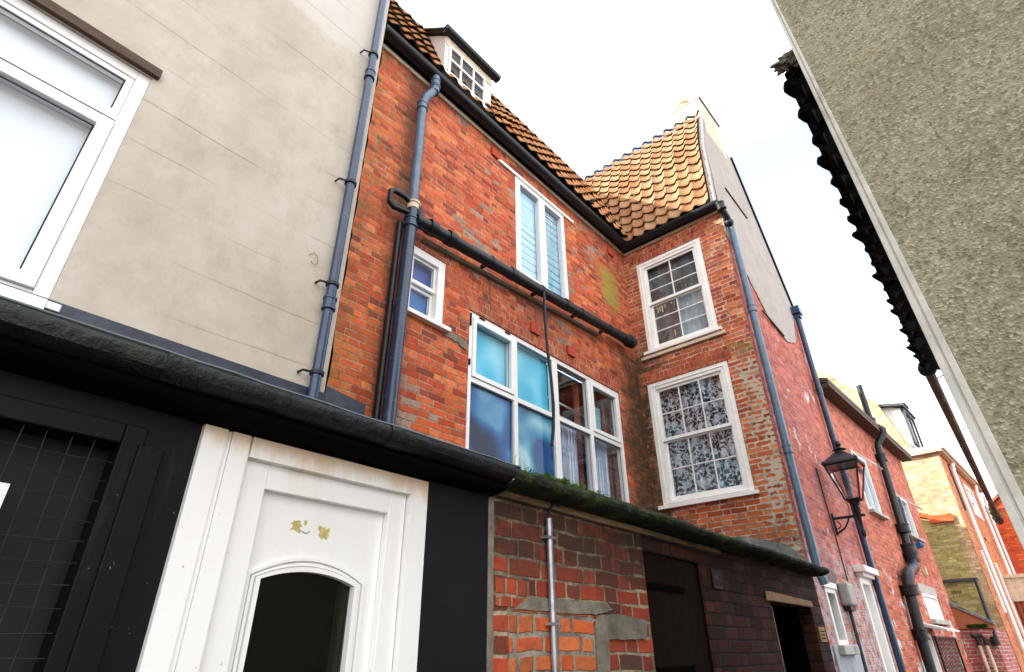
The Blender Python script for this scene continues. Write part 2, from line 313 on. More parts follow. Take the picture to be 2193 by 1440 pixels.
ORANGE = [(.58,.09,.022), (.64,.135,.03), (.53,.06,.016), (.64,.18,.05), (.46,.048,.016), (.60,.11,.026), (.24,.048,.028), (.56,.075,.02)]
M = dict(
 brick_main=m_brick('old_orange_brick', ORANGE, (.44,.33,.23), h=.0735, grey=((.34,.28,.22), (.27,.17,.13)), grey_amt=.635, joint=.010, extra={'col': main_extra}),
 brick_wing=m_brick('orange_brick_wing', [(.56,.13,.035), (.47,.075,.022), (.60,.19,.06), (.42,.06,.018), (.27,.05,.03)], (.60,.53,.42), h=.0735, joint=.015, smear=.15, extra={'col': wing_extra, 'smear': wing_smear}, smear_col=(.62,.54,.42)),
 brick_front=m_brick('red_purple_brick', [(.46,.075,.045), (.52,.10,.04), (.36,.06,.055), (.56,.14,.05), (.33,.055,.06)], (.44,.34,.32), h=.0735, joint=.010, extra={'col': front_extra}, white_patch=.25),
 brick_cottage=m_brick('pinkish_red_brick', [(.50,.10,.05), (.54,.14,.07), (.44,.07,.04), (.56,.19,.10)], (.52,.38,.32), h=.075, joint=.010, white_patch=.55,
                      extra={'white': lambda s, P: s.smooth(s.xyz(P)[2], 3.2, 2.2)}),
 brick_out=m_brick('sooty_brown_brick', [(.34,.05,.02), (.17,.035,.02), (.08,.04,.025), (.42,.06,.022), (.07,.045,.032), (.24,.04,.018)], (.46,.37,.25), h=.0765, joint=.012, wob=.010, extra={'col': out_extra}),
 brick_infill=m_brick('new_orange_brick', [(.50,.10,.025), (.46,.08,.03), (.54,.17,.05), (.36,.07,.03)], (.34,.30,.24), h=.075, L=.19, Hd=.10, joint=.019, wob=.011),
 brick_dark=m_brick('eave_shade_brick', [(.050,.014,.008), (.075,.018,.009), (.026,.012,.008), (.058,.015,.009)], (.022,.018,.014), h=.0765, joint=.010),  # deep shade beneath the eave put into the brick colour
 brick_soldier=m_brick('soldier_brick', [(.46,.07,.025), (.38,.05,.02), (.50,.12,.04), (.30,.05,.025)], (.45,.33,.24), h=.11, L=.0735, Hd=.0735, joint=.011, bond='stretcher', wob=.004),
 brick_yellow=m_brick('yellow_stock_brick', [(.48,.34,.20), (.45,.29,.15), (.51,.38,.25), (.41,.23,.115)], (.55,.42,.25), joint=.010),
 brick_olive=m_brick('mossy_stock_brick', [(.36,.30,.09), (.30,.25,.08), (.42,.36,.14), (.22,.19,.07)], (.40,.36,.20), joint=.010),
 brick_far=m_brick('pale_orange_brick', [(.58,.20,.08), (.54,.16,.06), (.62,.25,.11), (.50,.13,.055)], (.58,.40,.27), joint=.010, bond='stretcher'),
 brick_red=m_brick('bright_red_brick', [(.62,.085,.015), (.56,.065,.015), (.64,.12,.03)], (.42,.16,.08), joint=.009, bond='stretcher'),
 brick_pink=m_brick('whitewashed_red_brick', [(.42,.09,.08), (.46,.10,.08), (.36,.08,.07)], (.62,.52,.48), joint=.020),
 doorwhite=m_door(), render=m_render_left(), pebble=m_pebble(),
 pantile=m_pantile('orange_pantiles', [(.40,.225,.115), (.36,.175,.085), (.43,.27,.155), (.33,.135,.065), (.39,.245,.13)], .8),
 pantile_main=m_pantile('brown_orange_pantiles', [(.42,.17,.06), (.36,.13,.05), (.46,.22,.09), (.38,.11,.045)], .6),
 pantile_red=m_pantile('red_pantiles', [(.36,.09,.04), (.30,.08,.04), (.38,.14,.07)], .7),
 pantile_black=m_plain('backlit_tile_underside', (.012,.011,.012), .8, .2),  # near-black colour stands in for tiles seen against the light
 white=m_plain('white_upvc', (.80,.80,.80), .35, .5, var=.04, dirt=(.55,.50,.42), dirt_lo=.66, dirt_hi=.85),
 whitepaint=m_plain('white_gloss_paint', (.84,.83,.80), .45, .5, var=.06, scale=9, dirt=(.42,.37,.28), dirt_lo=.64, dirt_hi=.82, bump=.15),
 dormerwhite=m_plain('white_dormer_paint', (.80,.79,.79), .7, .3, var=.05, dirt=(.55,.52,.48), dirt_lo=.62, dirt_hi=.85),
 cream=m_plain('cream_paint', (.62,.52,.38), .6, .4, var=.2, dirt=(.25,.18,.10)),
 palewall=m_plain('pale_render', (.60,.58,.57), .9, .2, var=.1, dirt=(.40,.36,.33), bump=.2),
 gablerender=m_plain('grey_pink_render', (.40,.355,.325), .9, .2, var=.12, scale=3, dirt=(.36,.30,.29), dirt_lo=.5, dirt_hi=.72, bump=.3),
 chimney=m_plain('cream_chimney_render', (.66,.55,.42), .9, .2, var=.12, dirt=(.45,.28,.18), bump=.3),
 bluepipe=m_plain('slate_blue_plastic', (.014,.036,.085), .25, .5, var=.25, scale=5, dirt=(.07,.08,.09), dirt_lo=.56, dirt_hi=.74),
 greypipe=m_plain('painted_grey_blue_iron', (.085,.15,.23), .38, .55, var=.3, scale=7, dirt=(.06,.045,.04), dirt_lo=.57, dirt_hi=.68),
 blackpipe=m_plain('black_painted_iron', (.006,.008,.012), .42, .35, var=.3, scale=9, bump=.2, dirt=(.045,.024,.015), dirt_lo=.60, dirt_hi=.70),
 blackpaint=m_plain('black_paint', (.0025,.0025,.003), .55, .15, var=.3, scale=5, dirt=(.012,.012,.011), dirt_lo=.62, dirt_hi=.85, bump=.25, bscale=25),
 blackboard=m_plain('blue_black_board', (.005,.006,.0085), .6, .25, var=.35, scale=4, bump=.15),
 felt=m_blotch('black_roofing_felt', [(.35, (.003,.003,.003)), (.58, (.007,.007,.007)), (.68, (.010,.014,.006)), (.8, (.03,.03,.027))], 3.5, .5, .7, 16, (.6,1,1.6), .3, .02),
 leadblue=m_blotch('blue_lead_flashing', [(.35, (.014,.02,.036)), (.55, (.024,.033,.058)), (.75, (.05,.065,.085))], 6, .45, .4, 40),
 leadgreen=m_plain('green_grey_edge', (.028,.042,.042), .35, .5, var=.5, scale=9),
 leadgrey=m_blotch('grey_mortar_fillet', [(.3, (.06,.07,.07)), (.5, (.17,.185,.18)), (.7, (.34,.35,.33))], 7, .8, .9, 14, (1,1,1), .3, .03),
 mossy=m_blotch('mossy_stone_edge', [(.3, (.006,.007,.005)), (.5, (.02,.025,.012)), (.6, (.035,.055,.014)), (.78, (.10,.11,.09))], 7, .9, 1.0, 22, (1,1,1), .25, .03),
 moss=m_blotch('green_moss', [(.3, (.02,.05,.006)), (.5, (.06,.14,.012)), (.7, (.13,.24,.02))], 14, .95, .8, 60),
 grass=m_plain('pale_grass', (.20,.26,.07), .8, .2, var=.4, scale=30),
 timber=m_blotch('weathered_timber', [(.3, (.06,.04,.02)), (.5, (.20,.13,.065)), (.7, (.34,.25,.14))], 5, .85, .6, 40, (.4,1,3)),
 brownwood=m_blotch('brown_timber', [(.3, (.03,.015,.009)), (.6, (.075,.038,.022)), (.8, (.13,.075,.05))], 8, .7, .5, 40, (.4,1,3)),
 darkplank=m_wood('black_brown_planks', (.005,.003,.002), (.014,.007,.004)),
 cement=m_blotch('cement_patch', [(.3, (.10,.09,.065)), (.5, (.19,.17,.13)), (.7, (.29,.265,.205))], 9, .92, .8, 45),
 glass=m_glass('window_glass', (.97,.985,1), .9),
 glassmatt=m_glass('coated_glass', (.96,.98,1), .30),
 glassdark=m_glass('dark_door_glass', (.22,.23,.235), .8, .10, .25),
 glassold=m_glass('old_rippled_glass', (.9,.94,.96), 1.5, .02, .35),
 glasslamp=m_glass('lantern_glass', (.97,.98,1), 5.0, .05),
 interior=m_plain('dark_room', (.018,.016,.015), .9, .1),
 interior_warm=m_plain('dim_brown_room', (.06,.028,.020), .9, .1, var=.5, scale=2),
 skycyan=m_blotch('cyan_blind', [(.30, (.02,.33,.56)), (.50, (.08,.50,.66)), (.70, (.30,.68,.78))], 2.6, .8, .1, 20, (1,1,.6), .1),
 reflectblue=m_blotch('blue_reflection_film', [(.36, (.002,.010,.045)), (.46, (.004,.045,.17)), (.56, (.012,.12,.32)), (.66, (.10,.29,.46))], 2.6, .5, .05, 20, (1,1,1), .1),
 reflectcyan=m_blotch('pale_blue_reflection_film', [(.36, (.006,.075,.22)), (.45, (.03,.22,.38)), (.54, (.13,.40,.50)), (.64, (.42,.62,.68))], 2.6, .5, .05, 20, (1,1,1), .1),
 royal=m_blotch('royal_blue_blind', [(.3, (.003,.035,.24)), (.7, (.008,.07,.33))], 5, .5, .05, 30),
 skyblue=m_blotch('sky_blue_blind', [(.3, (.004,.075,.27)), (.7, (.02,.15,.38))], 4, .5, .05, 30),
 curtain=m_cloth('pale_blue_curtain', (.40,.46,.58), (.74,.78,.84), 30., (.24,.30,.42)),
 curtaingreen=m_cloth('sea_green_curtain', (.22,.45,.45), (.48,.68,.66), 30.),
 redcurtain=m_cloth('brick_red_curtain', (.14,.03,.02), (.30,.08,.05), 45.),
 slat=m_cloth('pale_blue_slats', (.30,.60,.74), (.50,.74,.84), 2.),
 slatdark=m_plain('slat_shadow_gap', (.06,.16,.26), .7, .2),
 whitebacking=m_cloth('white_pane_backing', (.80,.83,.86), (.88,.90,.92), 3.),
 netgrey=m_cloth('grey_net', (.17,.165,.16), (.26,.255,.25), 25., (.10,.095,.09)),
 netpale=m_cloth('pale_net', (.42,.45,.47), (.56,.60,.62), 12.),
 lace=m_lace(),
 rust=m_blotch('rusty_lichened_gutter', [(.36, (.035,.012,.012)), (.50, (.06,.02,.018)), (.58, (.10,.10,.02)), (.75, (.14,.15,.03))], 1.3, .7, .5, 40, (1,1,1)),
 bead=m_plain('pale_corner_render', (.47,.46,.42), .85, .2, var=.2, scale=4, dirt=(.24,.23,.17), dirt_lo=.5, dirt_hi=.75, bump=.3),
 paintgrey=m_blotch('grey_blue_masonry_paint', [(.3, (.30,.34,.38)), (.55, (.40,.45,.50)), (.75, (.48,.52,.55))], 4, .8, .3, 40),
 boxgrey=m_plain('grey_plastic', (.34,.35,.34), .5, .4, var=.1),
 redclay=m_plain('terracotta', (.42,.06,.03), .8, .3, var=.2, scale=20, bump=.2),
 steel=m_plain('galvanised_steel', (.42,.44,.48), .35, .5, .7, var=.25, scale=12),
 paper=m_plain('white_paper', (.78,.80,.84), .7, .2, var=.03),
 ink=m_plain('blue_ink', (.10,.17,.42), .7, .2),
 yellow=m_plain('yellow_plastic', (.50,.30,.02), .5, .4),
 brass=m_plain('peeling_gold_sticker', (.50,.42,.16), .5, .4, var=.3, scale=60),
 lintel=m_plain('tan_lintel', (.62,.42,.24), .8, .3, var=.2, bump=.2),
 soot=m_plain('flat_black', (.0025,.0025,.0025), .9, .03),
 wire=m_plain('dusty_black_wire', (.016,.016,.016), .6, .3, var=.6, scale=25),
 slate=m_plain('dark_slate', (.05,.05,.055), .6, .4, var=.3),
 greenstrip=m_plain('green_grey_seal', (.22,.27,.16), .5, .4),
)
def m_paving():
    s = NT('brick_paving'); uv = s.uv()
    b = s.n('ShaderNodeTexBrick'); s.put(b.inputs['Vector'], uv); b.inputs['Scale'].default_value = 1.0
    b.inputs['Brick Width'].default_value = .3; b.inputs['Row Height'].default_value = .15; b.inputs['Mortar Size'].default_value = .006
    s.put(b.inputs['Color1'], (.16,.13,.12)); s.put(b.inputs['Color2'], (.11,.10,.10)); s.put(b.inputs['Mortar'], (.06,.055,.05))
    c = s.mix(s.smooth(s.noise(uv, 1.2, 5, .7), .4, .7, 0, .5), b.outputs[0], (.07,.065,.05))
    return s.done(s.bsdf(c, .8, s.bump(b.outputs[1], -.4, .006), .3))
M['paving'] = m_paving()

# ------------------------------------------------------------------ mesh helpers
class FR:                       # a wall frame: u along the wall, d out of it, z up
    def __init__(s, o, ang=0., face='front'):
        s.o = Vector((o[0], o[1], 0)); c, n = math.cos(ang), math.sin(ang)
        if face == 'front': s.u = Vector((c, n, 0)); s.n = Vector((n, -c, 0))
        else: s.u = Vector((-n, c, 0)); s.n = Vector((-c, -n, 0))     # faces back towards the viewer, u runs into the block
    def p(s, u, d, z): return s.o + s.u*u + s.n*d + Vector((0, 0, z))

class MB:
    def __init__(s): s.v = []; s.f = []; s.uv = []
    def face(s, pts, uvs=None):
        i = len(s.v); s.v += [Vector(p) for p in pts]; s.f.append(list(range(i, i+len(pts)))); s.uv.append(uvs)
    def hexa(s, p, uvs=None):   # p: 8 corners, bottom 4 then top 4
        for q in ((0,3,2,1), (4,5,6,7), (0,1,5,4), (1,2,6,5), (2,3,7,6), (3,0,4,7)): s.face([p[k] for k in q])
    def box(s, x0, x1, y0, y1, z0, z1):
        s.hexa([(x0,y0,z0), (x1,y0,z0), (x1,y1,z0), (x0,y1,z0), (x0,y0,z1), (x1,y0,z1), (x1,y1,z1), (x0,y1,z1)])
    def fb(s, f, u0, u1, d0, d1, z0, z1, z0b=None, z1b=None):
        z0b = z0 if z0b is None else z0b; z1b = z1 if z1b is None else z1b
        s.hexa([f.p(u0,d0,z0), f.p(u1,d0,z0b), f.p(u1,d1,z0b), f.p(u0,d1,z0), f.p(u0,d0,z1), f.p(u1,d0,z1b), f.p(u1,d1,z1b), f.p(u0,d1,z1)])
    def prism(s, pts, vec):     # closed polygon swept by vec
        vec = Vector(vec); a = [Vector(p) for p in pts]; b = [p+vec for p in a]; n = len(a)
        s.face(a); s.face(b[::-1])
        for i in range(n): s.face([a[i], a[(i+1)%n], b[(i+1)%n], b[i]])
    def frame(s, f, u0, u1, z0, z1, w, d0, d1, wb=None, wt=None):   # four butted bars
        wb = w if wb is None else wb; wt = w if wt is None else wt
        s.fb(f, u0, u0+w, d0, d1, z0, z1); s.fb(f, u1-w, u1, d0, d1, z0, z1)
        s.fb(f, u0+w, u1-w, d0, d1-.0015, z0, z0+wb); s.fb(f, u0+w, u1-w, d0, d1-.0015, z1-wt, z1)
    def tube(s, path, r, seg=12, caps=True):
        path = [Vector(p) for p in path]; n = len(path); rings = []
        rr = r if isinstance(r, (list, tuple)) else [r]*n
        t0 = (path[1]-path[0]).normalized(); ref = Vector((0,0,1)) if abs(t0.z) < .9 else Vector((1,0,0))
        a = t0.cross(ref).normalized()
        for i in range(n):
            if i == 0: t = t0
            elif i == n-1: t = (path[-1]-path[-2]).normalized()
            else: t = ((path[i+1]-path[i]).normalized() + (path[i]-path[i-1]).normalized()).normalized()
            a = (a - t*a.dot(t)).normalized(); b = t.cross(a)
            st = len(s.v)
            for k in range(seg):
                an = 2*math.pi*k/seg; s.v.append(path[i] + (a*math.cos(an)+b*math.sin(an))*rr[i])
            rings.append(st)
        for i in range(n-1):
            for k in range(seg):
                k2 = (k+1) % seg
                s.f.append([rings[i]+k, rings[i]+k2, rings[i+1]+k2, rings[i+1]+k]); s.uv.append(None)
        if caps:
            s.f.append([rings[0]+k for k in range(seg)]); s.uv.append(None)
            s.f.append([rings[-1]+k for k in range(seg)][::-1]); s.uv.append(None)
    def grid(s, fn, nu, nv, uvf=None):
        st = len(s.v)
        for j in range(nv+1):
            for i in range(nu+1): s.v.append(Vector(fn(i/nu, j/nv)))
        for j in range(nv):
            for i in range(nu):
                q = [st+j*(nu+1)+i, st+j*(nu+1)+i+1, st+(j+1)*(nu+1)+i+1, st+(j+1)*(nu+1)+i]
                s.f.append(q); s.uv.append([uvf(a/nu, b/nv) for a, b in ((i,j),(i+1,j),(i+1,j+1),(i,j+1))] if uvf else None)
    def ball(s, c, r, seg=10, sq=(1,1,1)):
        c = Vector(c)
        s.grid(lambda a, b: c + Vector((math.cos(2*math.pi*a)*math.sin(math.pi*(.001+.998*b))*r*sq[0], math.sin(2*math.pi*a)*math.sin(math.pi*(.001+.998*b))*r*sq[1], -math.cos(math.pi*(.001+.998*b))*r*sq[2])), seg, seg)
    def wall(s, f, u0, u1, z0, z1, holes, depth=.22, d=0.):   # wall with real openings and reveals
        us = sorted({u0, u1, *[h[0] for h in holes], *[h[1] for h in holes]}); zs = sorted({z0, z1, *[h[2] for h in holes], *[h[3] for h in holes]})
        for a, b in zip(us, us[1:]):
            for c, e in zip(zs, zs[1:]):
                um, zm = (a+b)/2, (c+e)/2
                if any(h[0] < um < h[1] and h[2] < zm < h[3] for h in holes): continue
                s.face([f.p(a,d,c), f.p(b,d,c), f.p(b,d,e), f.p(a,d,e)])
        for h in holes:
            a, b, c, e = h[:4]
            for p, q in (((a,c),(b,c)), ((b,c),(b,e)), ((b,e),(a,e)), ((a,e),(a,c))):
                s.face([f.p(p[0],d,p[1]), f.p(q[0],d,q[1]), f.p(q[0],d-depth,q[1]), f.p(p[0],d-depth,p[1])])
    def build(s, name, mat, parent=None, smooth=False, bevel=0., label=None, uvrot=False, solid=True):
        me = bpy.data.meshes.new(name)
        off = Vector((0,0,ZO))
        root = parent
        while root is not None and root.parent is not None: root = root.parent
        base = Vector(root.location) if root is not None else Vector((0,0,0))
        me.from_pydata([tuple(v+off-base) for v in s.v], [], s.f)
        ul = me.uv_layers.new(name='UVMap'); li = 0
        for p, uvs in zip(s.f, s.uv):
            pts = [s.v[i] for i in p]
            n = Vector((0,0,0))
            for i in range(len(pts)):
                a, b = pts[i], pts[(i+1) % len(pts)]
                n += Vector(((a.y-b.y)*(a.z+b.z), (a.z-b.z)*(a.x+b.x), (a.x-b.x)*(a.y+b.y)))
            for k, q in enumerate(pts):
                if uvs: w = uvs[k]
                elif abs(n.z) > .7*n.length: w = (q.x, q.y)
                elif abs(n.y) >= abs(n.x): w = (q.x, q.z)
                else: w = (q.y, q.z)
                if uvrot: w = (w[1], w[0])
                ul.data[li].uv = w; li += 1
        if solid:
            bm = bmesh.new(); bm.from_mesh(me)
            bmesh.ops.remove_doubles(bm, verts=bm.verts, dist=1e-5)
            bmesh.ops.recalc_face_normals(bm, faces=bm.faces); bm.to_mesh(me); bm.free()
        me.materials.append(M[mat] if isinstance(mat, str) else mat)
        if smooth:
            for p in me.polygons: p.use_smooth = True
        o = bpy.data.objects.new(name, me); COL.objects.link(o)
        if parent is not None: o.parent = parent
        if smooth:
            try: me.set_sharp_from_angle(angle=R(40))
            except Exception: pass
        if bevel:
            b = o.modifiers.new('bevel', 'BEVEL'); b.width = bevel; b.segments = 2; b.limit_method = 'ANGLE'
        if label: o['label'] = label
        return o

def thing(name, label, cat, loc, group=None):
    o = bpy.data.objects.new(name, None); COL.objects.link(o); o.location = (loc[0], loc[1], loc[2]+ZO)
    o.empty_display_size = .2
    o['label'] = label; o['category'] = cat
    if group: o['group'] = group
    return o
def tag(o, label, cat, group=None, kind=None):
    if label: o['label'] = label
    if cat: o['category'] = cat
    if group: o['group'] = group
    if kind: o['kind'] = kind
    return o

def arc(c, a, b, r, t0, t1, n=8): return [Vector(c) + Vector(a)*math.cos(t0+(t1-t0)*i/n)*r + Vector(b)*math.sin(t0+(t1-t0)*i/n)*r for i in range(n+1)]

def jag(pts, amp, n=6):       # ragged outline: split every edge and push the points about
    out = []
    for i in range(len(pts)):
        a, b = Vector(pts[i]), Vector(pts[(i+1) % len(pts)])
        for k in range(n): out.append(a.lerp(b, k/n) + Vector((random.uniform(-amp, amp), random.uniform(-amp, amp))))
    return out
def halfgutter(mb, p0, p1, out, r=.065, seg=10, th=.006):    # half-round gutter, open at the top
    p0, p1, out = Vector(p0), Vector(p1), Vector(out).normalized(); up = Vector((0,0,1))
    L = (p1-p0).length; n = max(1, int(L/.35))
    rnd = [random.uniform(-.004, .004) for _ in range(n+1)]
    def fn(a, b, rr):
        i = int(round(a*n)); an = math.pi*b
        return p0.lerp(p1, a) + out*math.cos(an)*rr - up*math.sin(an)*rr + up*rnd[i]
    mb.grid(lambda a, b: fn(a, b, r), n, seg); mb.grid(lambda a, b: fn(a, b, r-th), n, seg)
    for sgn in (1, -1):
        mb.grid(lambda a, b: fn(a, 0 if sgn > 0 else 1, r-th*b), n, 1)
    for q in (p0, p1): mb.face([q + out*math.cos(math.pi*k/seg)*r - up*math.sin(math.pi*k/seg)*r for k in range(seg+1)])

def pantiles(mb, O, ud, sd, width, length, tw=.24, gauge=.25, amp=.026, lift=.045, sub=8, jit=.006, skip=None):
    O, ud, sd = Vector(O), Vector(ud).normalized(), Vector(sd).normalized(); nd = ud.cross(sd).normalized()
    nc = int(round(width/tw)); nr = int(math.ceil(length/gauge))
    prof = lambda t: amp*(math.cos(2*math.pi*t) + .28*math.cos(4*math.pi*t+.6))
    for r in range(nr):
        for c in range(nc):
            if skip and skip(c*tw, r*gauge): continue
            s0 = r*gauge; s1 = min(length+.05, s0+gauge*1.12)
            j = random.uniform(-jit, jit); j2 = random.uniform(-jit, jit); js = random.uniform(-.008, .008)
            st = len(mb.v)
            for k, (s_, l_) in enumerate(((s0+js, lift-.016), (s0+js, lift), (s1, .006))):
                for i in range(sub+1):
                    t = i/sub
                    mb.v.append(O + ud*(c+t)*tw + sd*s_ + nd*(prof(t)+l_+j+j2*t))
            for k in range(2):
                for i in range(sub):
                    a = st+k*(sub+1)+i
                    mb.f.append([a, a+1, a+sub+2, a+sub+1])
                    v0 = r+(.0 if k == 0 else .02); v1 = r+(.02 if k == 0 else .99)
                    mb.uv.append([(c+i/sub*.98+.005, v0), (c+(i+1)/sub*.98+.005, v0), (c+(i+1)/sub*.98+.005, v1), (c+i/sub*.98+.005, v1)])

def collar(mb, p, ax, r, h=.07):
    p, ax = Vector(p), Vector(ax).normalized()
    mb.tube([p-ax*h/2, p-ax*h*.3, p+ax*h*.3, p+ax*h/2], [r, r*1.0, r, r], 14)
    mb.tube([p-ax*h*.52, p-ax*h*.34], r*1.12, 14); mb.tube([p+ax*h*.34, p+ax*h*.52], r*1.12, 14)

# ------------------------------------------------------------------ setting
g = MB(); g.face([(-120,-120,-1.5), (160,-120,-1.5), (160,120,-1.5), (-120,120,-1.5)])
tag(g.build('ground', 'paving', solid=False), 'worn brick paving of the narrow alley', 'ground', kind='structure')

FO, FL, FM = FR((0,1.75)), FR((0,3.0)), FR((0,4.0))
FG = FR((0,2.12)); FW = FR((7.8,0), 0, 'side')

# ------------------------------------------------------------------ left rendered house
LH = thing('rendered_house', 'tall grey-beige cement-rendered house with big white window, above the black roof edge', 'house', (-1.5,3.0,-1.5))
b = MB(); LW = (-1.25, .255, 1.385, 2.975)
b.wall(FL, -7, 1.68, -1.5, 9.5, [LW], .16)
b.face([(1.68,3,-1.5), (1.68,9.5,-1.5), (1.68,9.5,9.5), (1.68,3,9.5)]); b.face([(-7,3,-1.5), (-7,9.5,-1.5), (-7,9.5,9.5), (-7,3,9.5)])
b.face([(-7,9.5,-1.5), (1.68,9.5,-1.5), (1.68,9.5,9.5), (-7,9.5,9.5)])
b.build('wall', 'render', LH, solid=False)
b = MB(); b.prism([(-7.2,2.8,9.5), (-7.2,9.7,9.5), (-7.2,6.25,12.2)], (9.1,0,0)); b.build('roof', 'slate', LH)
w = MB(); w.frame(FL, LW[0], LW[1], LW[2], LW[3], .065, -.09, -.015)
w.fb(FL, LW[0]+.065, LW[1]-.065, -.09, -.0165, 2.545, 2.60); w.fb(FL, -.52, -.455, -.09, -.0165, 1.45, 2.545)
W = w.build('window', 'white', LH, bevel=.004, label='large white plastic window with a fanlight')
for u0, u1 in ((-.452, .188), (-1.183, -.523)):
    w = MB(); w.frame(FL, u0, u1, 1.452, 2.542, .068, -.07, .004); w.build('casement', 'white', W, bevel=.004)
w = MB(); w.frame(FL, -1.183, .188, 2.602, 2.908, .035, -.07, -.022); w.build('fanlight_bead', 'white', W, bevel=.003)
w = MB()
for u0, u1, z0, z1 in ((-.385,.121,1.519,2.475), (-1.116,-.59,1.519,2.475), (-1.148,.153,2.636,2.874)): w.fb(FL, u0, u1, -.040, -.034, z0, z1)
w.build('pane', 'glass', W)
w = MB()
for u0, u1 in ((-.383,.119), (-1.114,-.592)): w.frame(FL, u0, u1, 1.521, 2.473, .006, -.0335, -.031)
w.frame(FL, -1.146, .151, 2.638, 2.872, .006, -.0335, -.031)
w.fb(FL, LW[0]+.07, LW[1]-.068, -.016, -.006, 2.546, 2.556); w.build('seal', 'blackpaint', W)
w = MB(); w.fb(FL, LW[0]+.01, LW[1]-.01, -.15, -.11, 1.42, 2.9); w.build('blind', 'whitebacking', W)  # white sheet stands in for the bright sky reflection in the panes
w = MB(); w.fb(FL, LW[0]-.05, .30, -.08, .075, 1.345, 1.383); w.fb(FL, LW[0]-.05, .245, .076, .088, 1.325, 1.381); w.build('sill', 'white', W, bevel=.004)
w = MB(); w.fb(FL, LW[0]-.1, .285, -.05, .030, 2.978, 3.045); w.build('lintel', 'brownwood', LH, bevel=.004, label='brown timber lintel over the window')
w = MB(); w.tube([(1.575,2.935,7.5), (1.575,2.935,1.24)], .033, 16)
for z in (4.3, 2.0): collar(w, (1.575,2.935,z), (0,0,1), .041, .09)
P_ = w.build('drainpipe', 'bluepipe', LH, smooth=True, label='blue plastic drainpipe at the corner of the render')
for z in (4.57, 3.06, 2.15, 1.50):
    w = MB(); w.tube([(1.575,2.935,z-.012), (1.575,2.935,z+.012)], .044, 14); w.tube([(1.535,2.935,z), (1.49,2.95,z), (1.485,2.998,z)], .008, 6); w.build('bracket', 'blackpipe', P_)
w = MB(); w.fb(FL, -7, 1.676, .001, .030, 1.19, 1.412); w.build('flashing', 'leadblue', LH, label='blue-grey lead flashing along the foot of the render')
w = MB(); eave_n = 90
w.grid(lambda a, b_: (1.681+b_*(.018+random.uniform(-.008,.012)), 3.004+.02*b_, 1.2+8*a), eave_n, 2); w.build('shadow_gap_strip', 'soot', LH, solid=False)  # ragged black strip stands in for the shadow gap beside the brick
w = MB(); w.tube([(1.40,2.992,2.33), (1.43,2.985,2.36), (1.46,2.985,2.34), (1.47,2.985,2.29), (1.44,2.985,2.27), (1.42,2.99,2.29)], .0025, 6); w.build('wire_loop', 'timber', LH)

# ------------------------------------------------------------------ main brick house
BH = thing('brick_house', 'three-storey orange brick house with pantiled roofs, dormer and a projecting wing', 'house', (6.0,4.0,-1.5))
HW_MAIN = (3.885, 7.10, 1.60, 3.475); HW_UP = (4.72, 5.91, 4.44, 6.20); HW_S = (2.92, 3.48, 3.06, 3.90)
b = MB(); b.wall(FM, 1.0, 7.8, -1.5, 6.62, [HW_MAIN, HW_UP, HW_S], .20)
b.build('main_wall', 'brick_main', BH, solid=False)
WU = (2.55, 3.76, 4.36, 6.14); WLo = (2.53, 3.865, 1.87, 3.80)
b = MB(); b.wall(FW, 2.12, 4.0, -1.5, 6.62, [WU, WLo], .20); b.build('wing_wall', 'brick_wing', BH, solid=False)
FWIN = (8.26, 8.72, .07, .70); FDOOR = (10.22, 10.86, -1.5, .98)
b = MB(); b.wall(FG, 7.8, 11.22, -1.5, 5.0, [FWIN, FDOOR], .16)
b.face([FG.p(7.8,0,5.0), FG.p(11.22,0,5.0), FG.p(11.22,0,5.95), FG.p(11.07,0,6.19), FG.p(9.40,0,8.95), FG.p(8.16,0,8.95), FG.p(7.83,0,8.0), FG.p(7.8,0,6.62)])
b.face([(11.22,2.12,-1.5), (11.22,9,-1.5), (11.22,9,5.95), (11.22,2.12,5.95)])
b.build('gable_wall', 'brick_front', BH, solid=False, label='red-purple brick gable wall facing the alley')
b = MB(); cp = [(7.80,6.02), (8.02,5.80), (8.55,5.38), (9.0,5.02), (9.2,4.90), (9.95,4.84), (10.55,5.05), (10.95,5.72), (11.13,6.10), (9.42,8.94), (8.165,8.945), (7.835,8.0), (7.802,6.62)]
b.prism([FG.p(u, .018, z) for u, z in jag(cp[1:8], .014, 9)[:-8]+cp[8:]+cp[:1]], (0,.0179,0)); b.build('gable_render', 'gablerender', BH, label='grey-pink render patch on the upper gable')
for (u0,z0,u1,z1) in ((8.40,7.40,9.40,7.33), (8.75,4.93,9.74,4.86)): b = MB(); b.fb(FG, u0, u1, .019, .040, z0-.012, z0+.012, z1-.012, z1+.012); b.build('drip_strip', 'brownwood', BH)
b = MB(); b.prism([FG.p(11.16,.05,6.03), FG.p(11.22,.05,6.09), FG.p(9.46,.05,9.03), FG.p(9.40,.05,8.97)], (0,.25,0)); b.build('verge', 'blackpaint', BH)
# chimney on the gable
b = MB(); b.box(8.18, 9.14, 2.10, 2.70, 8.7, 9.66); ch = b.build('chimney', 'chimney', BH, bevel=.01)
b = MB(); b.box(8.165, 9.155, 2.085, 2.715, 9.662, 9.70); b.build('cap', 'chimney', ch, bevel=.012)
b = MB(); b.tube([(8.5,2.5,9.72), (8.5,2.5,9.80), (8.5,2.5,10.02), (8.5,2.5,10.05), (8.5,2.5,10.10)], [.15,.13,.115,.14,.13], 16); b.build('chimney_pot', 'lintel', ch, smooth=True)
b = MB(); b.fb(FG, 8.165, 9.155, .036, .046, 9.66, 9.69); b.build('lead_edge', 'slate', ch)
